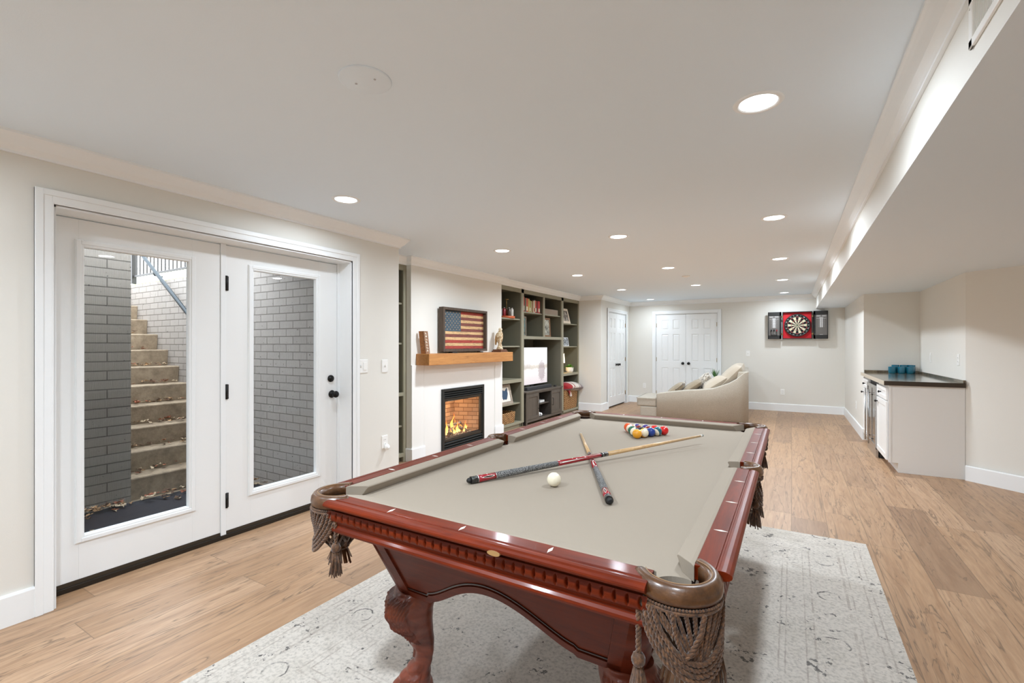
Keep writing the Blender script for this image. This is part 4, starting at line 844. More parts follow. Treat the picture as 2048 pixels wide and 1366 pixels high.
# ------------------------------------------------------------------ pool table
CHW = M('cherry_wood', sr(120,44,24), .28, coat=.6, coatr=.12)
def cherry(name, c1, c2, axis, rough=.28):
    m = M(name, c1, rough, coat=.08, coatr=.10, spec=.16); t = NT(m); p = t.xyz(t.pos()); sc = {'x': (1.5, 14, 14), 'y': (14, 1.5, 14), 'z': (14,14,1.5)}[axis]
    n = t.noise(t.comb(*[t.math('MULTIPLY', p[i], sc[i]) for i in range(3)]), 2.2, 6, .65, .9)
    n2 = t.noise(t.comb(*[t.math('MULTIPLY', p[i], sc[i]*6) for i in range(3)]), 2.0, 3, .6)
    c = t.ramp(n, [(.3, c2), (.7, c1)]); c = t.mix(t.math('MULTIPLY', n2, .35), c, tuple(q*.45 for q in c2)); t.col(c); return m
CHX = cherry('cherry_long_x', sr(128,44,10), sr(88,26,6), 'x', .38); CHY = cherry('cherry_long_y', sr(128,44,10), sr(88,26,6), 'y', .38)
CHD = cherry('cherry_dark', sr(106,40,15), sr(74,26,10), 'x', .42)
CLOTH = M('table_felt', sr(153,142,127), .95); bumpy(CLOTH, 700, .0004)
LEA = M('pocket_leather', sr(84,56,34), .34, coat=.35, coatr=.2); t_ = NT(LEA); n_ = t_.noise(t_.pos(), 24, 5, .7); t_.col(t_.ramp(n_, [(.3, sr(58,36,20)), (.55, sr(92,60,34)), (.75, sr(118,84,54))])); t_.bump(n_, .001)
ROPE = M('twisted_rope', sr(118,88,62), .7, sheen=.3); t_ = NT(ROPE); t_.col(t_.ramp(t_.noise(t_.pos(), 120, 3, .6), [(.3, sr(48,31,20)), (.6, sr(102,68,40)), (.8, sr(146,106,68))]))
INK = M('pearl_inlay', sr(238,234,224), .2)
TC = Vector((-.818, 2.302, 0)); ZB, ZT = .770, .811
pt = thing('pool_table', (TC.x, TC.y, .011), 'carved cherry-wood pool table with beige cloth and leather pockets, standing on the rug', 'pool table')
def tb(mb, name, mat, parent=pt, **k):
    """build a table part given in table coordinates (x across, y along, z up)"""
    mb.xf(lambda p: (p.x+TC.x, p.y+TC.y, p.z)); return mb.build(name, mat, parent, **k)
NXx, NYy = .565, 1.130          # cushion noses
IX, IY = .617, 1.182            # inner edge of wood rails
CPX, CPY, CR = .588, 1.160, .060
# bed with pocket bites
out = []
def arc(cx, cy, r, a0, a1, n=14): return [(cx+r*math.cos(a0+(a1-a0)*i/n), cy+r*math.sin(a0+(a1-a0)*i/n)) for i in range(n+1)]
bx_, by_ = .61, 1.175
def bite(cx, cy, r, sx, sy):
    # points where circle meets lines x=sx*bx_ and y=sy*by_
    ax = math.acos(max(-1, min(1, (sx*bx_-cx)/r))); ay = math.asin(max(-1, min(1, (sy*by_-cy)/r)))
    return ax, ay
def cornerarc(sx, sy):
    cx, cy = sx*CPX, sy*CPY
    dy = -sy*math.sqrt(CR*CR-(bx_-CPX)**2); dx = -sx*math.sqrt(CR*CR-(by_-CPY)**2)
    a = math.atan2(dy, sx*(bx_-CPX)); b = math.atan2(sy*(by_-CPY), dx)
    # go from side line to end line through the table-centre direction
    m = math.atan2(-sy, -sx)
    def near(q, m): 
        while q-m > PI: q -= 2*PI
        while q-m < -PI: q += 2*PI
        return q
    return arc(cx, cy, CR, near(a, m), near(b, m))
def sidearc(sx):
    cx = sx*.640; r = .058; d = bx_-.640
    a = math.acos(max(-1,min(1,(bx_-.640)/r)))
    return cx, r, a
P1 = cornerarc(1, -1)[::-1]      # from end line to side line at (+,-)
P2 = []; r = .052; k = math.acos((bx_-.635)/r) if abs((bx_-.635)/r) < 1 else PI
s1 = [(.635+r*math.cos(a), r*math.sin(a)) for a in [(-k - (2*PI-2*k)*i/12) for i in range(13)]]
P3 = cornerarc(1, 1); P4 = cornerarc(-1, 1)[::-1]
s2 = [(-p[0], -p[1]) for p in s1]; P5 = cornerarc(-1, -1)
poly = P1 + s1 + P3 + P4 + s2 + P5
tb(MB().prism(poly, ZB-.028, ZB), 'playing_surface', CLOTH)
# cushions
def cushion(a0, a1, nose, back, axis, sgn, c0, c1):
    """a0..a1 nose extent, c0/c1 extra length at the back on either end"""
    mb = MB(); secs = []
    prof = [(back, ZT-.001), (back-.010, ZT+.0), (nose+.006, ZT-.005), (nose+.001, ZT-.008), (nose, ZT-.012), (nose+.004, ZT-.018), (nose+.016, ZB), (back, ZB)]
    for e, c in ((a0, -c0), (a1, c1)):
        sec = []
        for o, z in prof:
            tt = (o-nose)/(back-nose); q = e + c*tt
            sec.append((q, sgn*o, z) if axis == 'x' else (sgn*o, q, z))
        secs.append(sec)
    mb.loft(secs, sm=False); return tb(mb, 'cushion', CLOTH, bevel=.0015)
m_ = .081; cc = .062
cushion(-NXx+m_, NXx-m_, NYy, IY, 'x', -1, cc, cc); cushion(-NXx+m_, NXx-m_, NYy, IY, 'x', 1, cc, cc)
for s in (-1, 1):
    cushion(-NYy+m_, -.066, NXx, IX, 'y', s, cc, -.012+.02); cushion(.066, NYy-m_, NXx, IX, 'y', s, .008, cc)
# wood rails with moulded outer face
RP = [(0,ZT-.03),(0,ZT),(.046,ZT),(.048,ZT-.003),(.052,ZT-.003),(.054,ZT-.001)] + [(.060+.024*math.sin(a), ZT-.013+.012*math.cos(a)) for a in [PI*i/8 for i in range(9)]] + [(.060,ZT-.028),(.056,ZT-.032),(.050,ZT-.036),(0,ZT-.036)]
LP = [(0,ZT-.070),(.052,ZT-.070),(.053,ZT-.078),(.050,ZT-.084),(.052,ZT-.090),(.058,ZT-.096),(.060,ZT-.102),(.057,ZT-.109),(.048,ZT-.112),(.0,ZT-.112)]
def rail(a0, a1, axis, sgn, inner):
    def put(prof, mat, name, parent=None, bev=.0008):
        secs = [[(e, sgn*(inner+o), z) if axis == 'x' else (sgn*(inner+o), e, z) for o, z in prof] for e in (a0, a1)]
        mb = MB(); mb.loft(secs, sm=False); return tb(mb, name, mat, parent or pt, bevel=bev)
    mt = CHX if axis == 'x' else CHY
    o = put(RP, mt, 'rail')
    put(LP, mt, 'lower_moulding', o)
    n = round((a1-a0)/.030); w = (a1-a0)/n; K = 10
    def fn(u, v):
        q = a0+u*(a1-a0); z = ZT-.036-v*.034; t = abs(2*v-1)
        d = .060+.006*(1-t*t)
        ph = ((q-a0)/w) % 1.0; gap = abs(ph-.5)*w; half = .0048*max(0, 1-(t/.82)**2)
        if gap < half: d -= .013*min(1, 2.2*(1-gap/half))
        return (q, sgn*(inner+d), z) if axis == 'x' else (sgn*(inner+d), q, z)
    mb = MB(); mb.grid(fn, n*14, 12)
    q0, q1 = (a0, a1)
    b = inner+.045
    for e in (q0, q1):
        pass
    mb2 = MB().box(a0, a1, sgn*(inner+.01), sgn*(inner+.050), ZT-.071, ZT-.036) if axis == 'x' else MB().box(sgn*(inner+.01), sgn*(inner+.050), a0, a1, ZT-.071, ZT-.036)
    tb(mb, 'gadrooned_band', mt, o, nofix=True); tb(mb2, 'band_core', CHD, o)
    return o
def diamond(x, y, along, parent):
    a, b = (.019, .0055)
    pts = [(x-a,y),(x,y-b),(x+a,y),(x,y+b)] if along == 'y' else [(x-b,y),(x,y-a),(x+b,y),(x,y+a)]
    # diamonds point across the rail
    tb(MB().prism(pts, ZT-.001, ZT+.0006), 'diamond', INK, parent)
rn = rail(-.548, .528+.012, 'x', -1, IY); rf_ = rail(-.540, .540, 'x', 1, IY)
for x in (-.2825, 0, .2825): diamond(x, -(IY+.028), 'x', rn); diamond(x, IY+.028, 'x', rf_)
for s in (-1, 1):
    for a0, a1, ys in ((-1.105, -.062, (-.8475,-.565,-.2825)), (.062, 1.105, (.2825,.565,.8475))):
        r_ = rail(a0, a1, 'y', s, IX)
        for y in ys: diamond(s*(IX+.028), y, 'y', r_)
bd = MB(); bd.prism([(.145+.020*math.cos(a), ZT-.018+.0065*math.sin(a)) for a in [2*PI*i/20 for i in range(20)]], -(IY+.0875), -(IY+.080), 'y')
tb(bd, 'badge', M('brass_badge', sr(206,178,128), .3, .7), rn)
# cabinet: tapering box with raised borders and arched lower edge
ZC1, ZC0 = .700, .425
def hx(z): return .457 + (.530-.457)*(z-ZC0)/(ZC1-ZC0)
def hy(z): return 1.018 + (1.135-1.018)*(z-ZC0)/(ZC1-ZC0)
tb(MB().box(-.56, .56, -1.13, 1.13, .69, ZB-.028), 'slate_frame', CHD)
def arch(L, edge, rise):
    """lower edge z for u in -L..L"""
    def f(u):
        a = abs(u)
        if a > edge: return ZC0
        s = a/edge; return ZC0+.010 + rise*(.5+.5*math.cos(PI*s))**.75
    return f
def side_panel(axis, sgn):
    half = hx if axis == 'x' else hy; dep = hy if axis == 'x' else hx
    rc = .050
    f = arch(half(ZC0), (.275 if axis == 'x' else .78), (.118 if axis == 'x' else .118))
    def T(u, z, w):       # u in -1..1 of the straight width
        d = dep(z)+w
        return (u, sgn*d, z) if axis == 'x' else (sgn*d, u, z)
    N = 64
    def us(z): return half(z)-rc
    mb = MB()
    def sheet(lo, hi, w, un=1.0):
        k0 = len(mb.v); 
        for i in range(N+1):
            t = -1+2*i/N
            zb = lo(t*us(ZC0)); zt = hi(t*us(ZC0))
            mb.v.append(T(t*us(zb), zb, w)); mb.v.append(T(t*us(zt), zt, w))
        for i in range(N): a = k0+2*i; mb.f.append([a, a+2, a+3, a+1]); mb.m.append(0); mb.s.append(False)
        return k0
    f0 = f; top = lambda u: ZC1
    sheet(f0, top, 0)
    pn = tb(mb, 'apron_panel', CHD, pt, nofix=True)
    # underside lip thickness
    mb = MB()
    def strip(lo, hi, w0, w1):
        rings = []
        for i in range(N+1):
            t = -1+2*i/N; zb, zt = lo(t*us(ZC0)), hi(t*us(ZC0))
            ub, ut = t*us(zb), t*us(zt)
            rings.append([T(ub, zb, w0), T(ut, zt, w0), T(ut, zt-.003, w1), T(ub, zb+.002, w1)])
        mb.loft(rings, sm=False)
    strip(lambda u: f0(u), lambda u: f0(u)+.030, -.02, .007)
    tb(mb, 'arched_border', CHD, pn)
    mb = MB(); strip(lambda u: f0(u)+.030, lambda u: f0(u)+.040, -.01, .0035); tb(mb, 'inner_bead', DARK if False else M('dark_brown_bead', sr(40,18,14), .35, coat=.4) if 'dark_brown_bead' not in bpy.data.materials else bpy.data.materials['dark_brown_bead'], pn)  # bead strip in a darker brown than the border beside it
    for s in (-1, 1):
        mb = MB(); rings = [[T(s*(us(z)-a), z, w) for a, w in ((0,-.01),(0,.007),(.040,.007),(.046,-.01))] for z in (ZC0, ZC1)]
        mb.loft(rings, sm=False); tb(mb, 'stile', CHD, pn)
for s in (-1, 1): side_panel('x', s); side_panel('y', s)
for sx in (-1, 1):
    for sy in (-1, 1):
        rings = []
        for z in (ZC0, ZC1):
            rc = .052; cx, cy = sx*(hx(z)-rc+.002), sy*(hy(z)-rc+.002)
            am = math.atan2(sy, sx)
            rings.append([(cx-sx*.03, cy-sy*.03, z)] + [(cx+(rc+.005)*math.cos(am+a), cy+(rc+.005)*math.sin(am+a), z) for a in [(-PI/4-.12)+(PI/2+.24)*i/12 for i in range(13)]])
        mb = MB(); mb.loft(rings); tb(mb, 'corner_post', CHD)
# cabriole legs with carved knee and claw foot
def leg():
    mb = MB(); NU, NV = 144, 130
    # (z, outward offset, half width out, half width across)
    key = [(0.0,.030,.052,.050),(.012,.030,.060,.058),(.035,.030,.066,.062),(.060,.030,.064,.058),(.085,.022,.056,.050),(.110,.010,.044,.040),(.145,-.008,.034,.034),(.180,-.012,.035,.036),(.215,-.004,.044,.042),(.255,.014,.058,.052),(.300,.034,.076,.066),(.345,.042,.086,.076),(.385,.034,.086,.080),(.412,.018,.080,.080),(.428,.008,.074,.076)]
    def ip(z):
        for a, b in zip(key, key[1:]):
            if z <= b[0]:
                t = (z-a[0])/(b[0]-a[0]); t = t*t*(3-2*t); return [a[i]+(b[i]-a[i])*t for i in range(4)]
        return key[-1]
    def fn(u, v):
        z = v*.428; k = ip(z); a = 2*PI*u-PI        # a=0 is outward
        ca, sa = math.cos(a), math.sin(a)
        r1, r2 = k[2], k[3]
        sq = 1.0 + .10*(math.sin(2*a)**2)
        d = 0.0
        aa = abs(a)
        # carved shell on the knee flanks
        lo_ = .215+.085*((1.42-aa)/1.1)**1.3 if aa < 1.42 else 1
        if .32 < aa < 1.42 and lo_ < z < .412:
            e = min(1, (aa-.32)/.06)*min(1, (1.42-aa)/.06)*min(1, (z-lo_)/.008)*min(1, (.412-z)/.010)
            ph = (aa-.32)*(1+.9*(.412-z)/.19)
            d += e*(.0070 + .0052*math.cos(ph*2*PI/.16))
        # central acanthus tongue
        if .15 < z < .40 and aa < .26:
            wv = .05+.20*min(1, max(0, (z-.15)/.16))
            if aa < wv: d += .0055*math.cos(aa/wv*PI/2)**.5 + .0016*math.cos(aa*34)
        # scroll volute
        for s in (-1, 1):
            rr = math.hypot((a-s*.30)*.07, z-.372)
            if rr < .026: d += .004*(1-rr/.026)**.5 + .0022*math.cos(rr*480+math.atan2(z-.372, (a-s*.30)*.07))
        # toes
        if z < .115:
            e = min(1, (.115-z)/.05)
            toe = math.cos(a*4); d += e*.010*(toe if ca > -.2 else toe*.3)
            if z < .045 and toe > .3: d += .004
            d += e*.005*math.cos(z*120)*max(0, toe)
        x = k[1] + (r1*sq+d)*ca; y = (r2*sq+d)*sa
        return (x, y, z)
    mb.grid(fn, NU, NV, wu=True); k = len(mb.v)
    mb.f.append([i for i in range(NU)][::-1]); mb.m.append(0); mb.s.append(False)
    mb.f.append([NV*NU+i for i in range(NU)]); mb.m.append(0); mb.s.append(False)
    return mb
LX, LY = .392, .945
LEGM = M('leg_cherry', sr(104,48,34), .32, coat=.2, coatr=.12, spec=.35); t_ = NT(LEGM); t_.col(t_.ramp(t_.noise(t_.pos(), 9, 5, .65, 1), [(.35, sr(78,36,26)), (.65, sr(126,62,42))]))
for sx in (-1, 1):
    for sy in (-1, 1):
        am = math.atan2(sy, sx); L = leg(); ca, sa = math.cos(am), math.sin(am)
        L.xf(lambda p: (sx*LX + p.x*ca - p.y*sa, sy*LY + p.x*sa + p.y*ca, .011+p.z*.985)); tb(L, 'leg', LEGM)
# pockets
def rope(path, r, mb, twist=900.0, strands=3, n=5):
    P = [Vector(p) for p in path]; L = [0]
    for a, b in zip(P, P[1:]): L.append(L[-1]+(b-a).length)
    step = .0042; m = max(4, int(L[-1]/step)); pts = []
    j = 0
    for i in range(m+1):
        s = L[-1]*i/m
        while j < len(L)-2 and L[j+1] < s: j += 1
        t = (s-L[j])/max(1e-6, L[j+1]-L[j]); pts.append(P[j].lerp(P[j+1], t))
    for q in range(strands):
        out = []
        for i, p in enumerate(pts):
            t = (pts[min(i+1, m)]-pts[max(i-1, 0)]).normalized(); x = t.cross(Vector((.31,.22,.9))).normalized(); y = t.cross(x)
            a = 2*PI*q/strands + i*step/(r*5.2)*2*PI; out.append(p + x*math.cos(a)*r*.5 + y*math.sin(a)*r*.5)
        mb.tube(out, r*.58, n)
def tassel(p, cord, head_z, skirt_z, spread=.026):
    mb = MB(); top = Vector(p)
    rope([top, (top.x, top.y, head_z+.012)], .0065, mb)
    x, y = top.x, top.y; h = head_z
    NN = 26
    mb.loft([[(x+(r+.0010*math.cos(13*a))*math.cos(a), y+(r+.0010*math.cos(13*a))*math.sin(a), h+dz) for a in [2*PI*i/NN for i in range(NN)]] for r, dz in ((.004,.016),(.011,.012),(.015,.002),(.0145,-.008),(.009,-.015))])
    for i in range(46):
        a = R.uniform(0, 2*PI); r0 = R.uniform(.002,.009); r1 = spread*R.uniform(.25,1.0); k = R.uniform(-.004,.004)
        mb.tube([(x+r0*math.cos(a), y+r0*math.sin(a), h-.012), (x+(r0*.6+r1*.5)*math.cos(a)+k, y+(r0*.6+r1*.5)*math.sin(a), (h-.012+skirt_z)/2), (x+r1*math.cos(a)+k, y+r1*math.sin(a)-k, skirt_z+R.uniform(-.006,.006))], [.0016,.0024,.0018], 4)
    return mb
def swag_pts(a, b, drop, out, n=14):
    a, b = Vector(a), Vector(b); r = []
    for i in range(n+1):
        t = i/n; q = a.lerp(b, t); s = 4*t*(1-t); q.z -= drop*(s**.75); q += Vector(out)*s; r.append(q)
    return r
def pocket(cx, cy, am, corner, hz, sz, full):
    """am = outward direction; corner or side pocket"""
    R0, W = (.078, .038) if corner else (.056, .036)
    span = 1.98 if corner else 1.72       # half opening angle of the rim
    def pr(a, r, z): return (cx+r*math.cos(am+a), cy+r*math.sin(am+a), z)
    sec = [(-W/2,.0),(-W/2,.030),(-W/2+.006,.038),(-.004,.0425),(.006,.042),(W/2-.008,.038),(W/2-.001,.028),(W/2+.001,.014),(W/2-.002,.002),(W/2-.008,-.002)]
    mb = MB(); rings = []
    for i in range(41):
        a = -span+2*span*i/40; e = 1.0
        if corner: rr = R0 + .010*max(0, math.cos(2*a))*0 + .008*(abs(a)/span)**3
        else: rr = R0
        rings.append([pr(a, rr+o, ZT-.036+z) for o, z in sec])
    mb.loft(rings); rim = tb(mb, 'leather_pocket', LEA)
    # stitched line
    mb = MB(); mb.tube([pr(-span+.06+2*(span-.06)*i/40, R0-.004, ZT+.0065) for i in range(41)], .0011, 5); tb(mb, 'stitching', M('stitch', sr(150,116,80), .6) if 'stitch' not in bpy.data.materials else bpy.data.materials['stitch'], rim)
    # dark lining drop
    mb = MB(); n = 28
    mb.loft([[pr(2*PI*i/n, r, z) for i in range(n)] for r, z in ((R0-W/2+.003, ZB-.004), (R0-W/2+.002, ZB-.07))], cap=False); tb(mb, 'pocket_lining', M('pocket_lining', sr(52,34,24), .6) if 'pocket_lining' not in bpy.data.materials else bpy.data.materials['pocket_lining'], rim, nofix=True)
    # leather strap basket and fringe
    mb = MB(); rb = R0-W/2+.006
    for i in range(12):
        for s in (-1, 1):
            a0 = 2*PI*i/12; pts = []
            for k in range(9):
                t = k/8; a = a0+s*t*.75; r = rb*(1.0-.02*t) if t < .6 else rb*(1-.9*(t-.6)); pts.append(pr(a, r*(1-.30*t*t), ZB-.07-.085*t))
            w = .0048
            mb.loft([[ (p[0]-w*math.sin(am+a0), p[1]+w*math.cos(am+a0), p[2]), (p[0]+w*math.sin(am+a0), p[1]-w*math.cos(am+a0), p[2]), (p[0]+w*math.sin(am+a0), p[1]-w*math.cos(am+a0), p[2]-.002), (p[0]-w*math.sin(am+a0), p[1]+w*math.cos(am+a0), p[2]-.002)] for p in pts], sm=False)
    mb.lathe([(.028,-.002),(.032,-.006),(.030,-.012),(.0,-.012)], (cx,cy,ZB-.150), 20)
    for i in range(22):
        a = 2*PI*i/22; r0, r1 = .024, .040*R.uniform(.85,1.2); L = R.uniform(.042,.060); w = .0042
        ca, sa = math.cos(a), math.sin(a)
        mb.loft([[(cx+r*ca-w*sa, cy+r*sa+w*ca, z), (cx+r*ca+w*sa, cy+r*sa-w*ca, z), (cx+(r-.0018)*ca+w*sa, cy+(r-.0018)*sa-w*ca, z), (cx+(r-.0018)*ca-w*sa, cy+(r-.0018)*sa+w*ca, z)] for r, z in ((r0, ZB-.156), ((r0+r1)/2, ZB-.156-L*.5), (r1, ZB-.156-L))], sm=False)
    tb(mb, 'leather_net', LEA, rim)
    # rope fringe
    Ro = R0+W/2-.003; zt = ZT-.040
    mb = MB()
    for i in range(int(2*span*Ro*.86/.0072)):
        a = -span*.86+i*.0072/Ro; mb.ball(pr(a, Ro, zt-.001), .0036, 8, 6)
    mb.tube([pr(-span*.86+2*span*.86*i/36, Ro-.001, zt-.009) for i in range(37)], .0042, 6)
    tb(mb, 'rope_gimp', ROPE, rim)
    sp = span*.80 if corner else span*.70
    if full:
        k = 0
        for j in range(6):
            aa = sp*(1-.02*j); bb = sp*(.70-.20*j)
            d = .150-.012*j
            mb = MB()
            if j < 4: rope(swag_pts(pr(-aa+.06*j, Ro+.002+.001*j, zt-.008), pr(aa-.06*j, Ro+.002, zt-.008), d, (.0,.0,0)) if False else [Vector(pr(-aa+.11*j+2*(aa-.11*j)*i/22, Ro*(1-.12*math.sin(PI*i/22))+.004, zt-.008-d*(math.sin(PI*i/22)**.62))) for i in range(23)], .0068 if j < 2 else .0058, mb)
            else:
                rope([Vector(pr(-sp*.45*(6-j)+.9*sp*.5*(6-j)*i/16, Ro*(1-.10*math.sin(PI*i/16))+.002, zt-.008-(.115-.02*(j-4))*(math.sin(PI*i/16)**.6))) for i in range(17)], .0056, mb)
            tb(mb, 'swag_rope', ROPE, rim)
        for j in range(13):
            a = -sp*.80+1.6*sp*j/12; t = j/12; mb = MB(); tgt = a*.35; L = .118*(1-.30*abs(2*t-1)**1.5)
            rope([Vector(pr(a+(tgt-a)*s, Ro*(1-.14*s)-.002, zt-.010-L*s)) for s in (0,.25,.5,.75,1)], .0052, mb); tb(mb, 'hanging_rope', ROPE, rim)
    else:
        for j in range(3):
            aa = sp*(1-.16*j); d = .115-.02*j; mb = MB()
            rope([Vector(pr(-aa+2*aa*i/18, Ro*(1-.10*math.sin(PI*i/18))+.003, zt-.008-d*(math.sin(PI*i/18)**.62))) for i in range(19)], .0064, mb, n=4); tb(mb, 'swag_rope', ROPE, rim)
    for s in (-1, 1):
        p = pr(s*sp*(.98 if corner else .8), Ro+.010, zt-.004); mb = tassel(p, 0, hz, sz); tb(mb, 'tassel', ROPE, rim)
    return rim
for sx in (-1, 1):
    for sy in (-1, 1):
        near = sy < 0
        pocket(sx*.590, sy*1.160, math.atan2(sy, sx), True, .625 if (sx > 0 and near) else .650, .520 if (sx > 0 and near) else .560, near)
    pocket(sx*.640, 0, 0 if sx > 0 else PI, False, .665, .575, False)

# ------------------------------------------------------------------ balls
BR = .0286
BCOL = {'yellow': sr(238,164,20), 'blue': sr(10,56,140), 'red': sr(214,16,20), 'purple': sr(60,36,128), 'orange': sr(232,84,28), 'green': sr(8,98,70), 'maroon': sr(128,14,26), 'black': sr(14,14,14), 'teal': sr(6,90,108)}
IVO = sr(236,226,200)
def ballmat(c, stripe):
    m = M('ball_'+c+('_stripe' if stripe else ''), BCOL[c] if not stripe else IVO, .07, coat=.6)
    if stripe:
        t = NT(m); z = t.xyz(t.pos(True))[2]; f = t.math('LESS_THAN', t.math('ABSOLUTE', z), .0145); t.col(t.mix(f, IVO, BCOL[c]))
    return m
q0 = MB().ball((0,0,0), BR, 36, 24).build('pool_ball', M('ball_ivory', sr(240,232,208), .08, coat=.6), loc=(0,0,0))
q0.location = (-.824, 1.714, ZB+BR); q0.name = 'cue_ball'; prop(q0, 'plain ivory cue ball alone on the cloth between the crossed cues', 'ball')
rack = [[('yellow',0,'solid yellow ball at the near point of the racked triangle')],
 [('green',1,'green-striped ball touching the solid yellow one on its left'),('yellow',1,'yellow-striped ball touching the solid yellow one on its right')],
 [('green',0,'solid green ball in the middle of the left side of the racked triangle'),('black',0,'solid black ball in the centre of the racked triangle'),('blue',0,'solid blue ball in the middle of the right side of the racked triangle')],
 [('orange',1,'orange-striped ball beside the solid orange ball on the left side of the rack'),('maroon',0,'solid maroon ball inside the racked triangle behind the black one'),('maroon',1,'maroon-striped ball inside the racked triangle behind the blue one'),('teal',1,'blue-green striped ball just before the solid red ball on the right side of the rack')],
 [('orange',0,'solid orange ball at the far left point of the racked triangle'),('purple',1,'purple-striped ball in the back row next to the orange one'),('purple',0,'solid purple ball in the middle of the back row of the rack'),('red',1,'red-striped ball in the back row beside the solid red one'),('red',0,'solid red ball at the far right point of the racked triangle')]]
for r, row in enumerate(rack):
    for c, (cn, st_, lb) in enumerate(row):
        m = ballmat(cn, st_); me = q0.data.copy(); me.materials[0] = m
        o = bpy.data.objects.new('pool_ball', me); COL.objects.link(o)
        o.location = (-.812+(c-r/2)*.0574, 2.858+r*.0497, ZB+BR); o.rotation_euler = (R.uniform(.9,2.0), R.uniform(-.6,.6), R.uniform(0,6)) if not lb.startswith('yellow-str') else (1.35,.15,.7)
        prop(o, lb, 'ball', 'racked pool balls')
# ------------------------------------------------------------------ cues
MAPLE = wood('pale_maple', sr(216,182,134), sr(190,150,102), .3, 'y', 2, coat=.4)
LINEN = M('speckled_wrap', (.03,.03,.03), .7); t_ = NT(LINEN); t_.col(t_.ramp(t_.noise(t_.pos(True), 420, 2, .5), [(.46, (.015,.015,.015)), (.60, (.35,.35,.34))])); t_.bump(t_.noise(t_.pos(True), 420, 2), .001)
CRED = M('cue_red_lacquer', sr(150,10,28), .12, coat=.8); CBK = M('cue_black', (.01,.01,.01), .15, coat=.6); CWH = M('cue_inlay', sr(226,222,214), .2)
def cue(name, a, b, label):
    A, B = Vector(a), Vector(b); L = (B-A).length; d = (B-A).normalized()
    t = thing(name, a, label, 'cue'); x = d.cross(Vector((0,0,1))).normalized(); y = x.cross(d)
    def rad(s): return .0148-.0082*s/L
    def seg(nm, s0, s1, mat, k=1.0, parent=t):
        mb = MB(); mb.tube([A+d*s0, A+d*s1], [rad(s0)*k, rad(s1)*k], 24); return mb.build(nm, mat, parent)
    mb = MB(); mb.tube([A-d*.016, A-d*.010, A], [.006, .0105, .012], 20); mb.build('rubber_bumper', DARK, t)
    seg('butt_cap', 0, .030, CBK, 1.02); seg('ring', .030, .034, STEEL, 1.03)
    bs = seg('butt_sleeve', .034, .115, CRED)
    for q in range(4):
        aa = q*PI/2+.4; mb = MB()
        for e0, e1, w in ((.048,.106,.0042),(.054,.100,.0024)):
            pts = []
            for i in range(13):
                s = e0+(e1-e0)*i/12; ww = w*math.sin(PI*min(max(i/12,.04),.96))**.5; c = A+d*s
                pts.append((s, ww))
            n = len(mb.v); rr = 1.012 if w > .003 else 1.02
            for s, ww in pts:
                for sg in (-1, 1):
                    an = aa+sg*ww/rad(s); mb.v.append(tuple(A+d*s+(x*math.cos(an)+y*math.sin(an))*rad(s)*rr))
            for i in range(12): mb.f.append([n+2*i, n+2*i+1, n+2*i+3, n+2*i+2]); mb.m.append(0 if w > .003 else 1); mb.s.append(False)
        mb.build('inlay', [CWH, CBK], bs, nofix=True)
    seg('ring', .115, .119, STEEL, 1.02); seg('wrap', .119, .44, LINEN, 1.03); seg('ring', .44, .445, CRED, 1.03)
    fa = seg('forearm', .445, .70, CRED)
    for q in range(4):
        aa = q*PI/2+.4; mb = MB()
        for w, k, mi in ((.0050,1.012,1),(.0030,1.02,0)):
            n = len(mb.v)
            for i in range(9):
                s = .447+.165*i/8; ww = w*(1-i/8)+.0002
                for sg in (-1, 1): an = aa+sg*ww/rad(s); mb.v.append(tuple(A+d*s+(x*math.cos(an)+y*math.sin(an))*rad(s)*k))
            for i in range(8): mb.f.append([n+2*i, n+2*i+1, n+2*i+3, n+2*i+2]); mb.m.append(mi); mb.s.append(False)
        mb.build('point', [CWH, CBK], fa, nofix=True)
    seg('joint', .70, .745, CBK, 1.02); seg('ring', .712, .716, STEEL, 1.03); seg('ring', .735, .738, STEEL, 1.03)
    seg('shaft', .745, L-.022, MAPLE); seg('ferrule', L-.022, L-.005, CWH, 1.0); seg('tip', L-.005, L, M('cue_tip', sr(70,100,110), .9) if 'cue_tip' not in bpy.data.materials else bpy.data.materials['cue_tip'])
    return t
CB0, CB1 = (-.560, 1.620, ZB+.0152), (-1.158, 2.800, ZB+.0070)
cue('pool_cue', (-1.134, 1.570, ZB+.0152), (-.437, 2.862, ZB+.0545), 'pool cue lying over the other one, its pale tip pointing right toward the racked balls')
cue('pool_cue', CB0, CB1, 'pool cue with its black butt toward the viewer, lying under the other cue')
# ------------------------------------------------------------------ sofa
TWD = M('oatmeal_tweed', sr(196,184,164), .95, sheen=.2); t_ = NT(TWD); n_ = t_.noise(t_.pos(), 260, 3, .7); t_.col(t_.mix(t_.ramp(n_, [(.38,(0,0,0)),(.62,(1,1,1))]), sr(152,143,128), sr(192,184,170))); t_.bump(n_, .0015)
TH4 = math.radians(4); SO = (-.622, 8.83)
def SP(p): return (SO[0]-p.x*math.cos(TH4)-p.y*math.sin(TH4), SO[1]-p.x*math.sin(TH4)+p.y*math.cos(TH4), p.z)
so = thing('sofa', (-1.4, 9.8, 0), 'oatmeal sectional sofa with chaise facing the television, its sloping arm toward the pool table', 'sofa')
mb = MB()
top = [(.0,.885),(.06,.872),(.13,.815),(.20,.752),(.30,.690),(.42,.640),(.55,.590),(.75,.562),(1.0,.540),(1.25,.505),(1.48,.465),(1.505,.452)]
def armsec(u, z, r=.018):
    return [(u,.0,.03),(u,.0,z-r),(u,.004,z-.006),(u,.020,z),(u,.150,z),(u,.166,z-.006),(u,.17,z-r),(u,.17,.03)]
secs = []
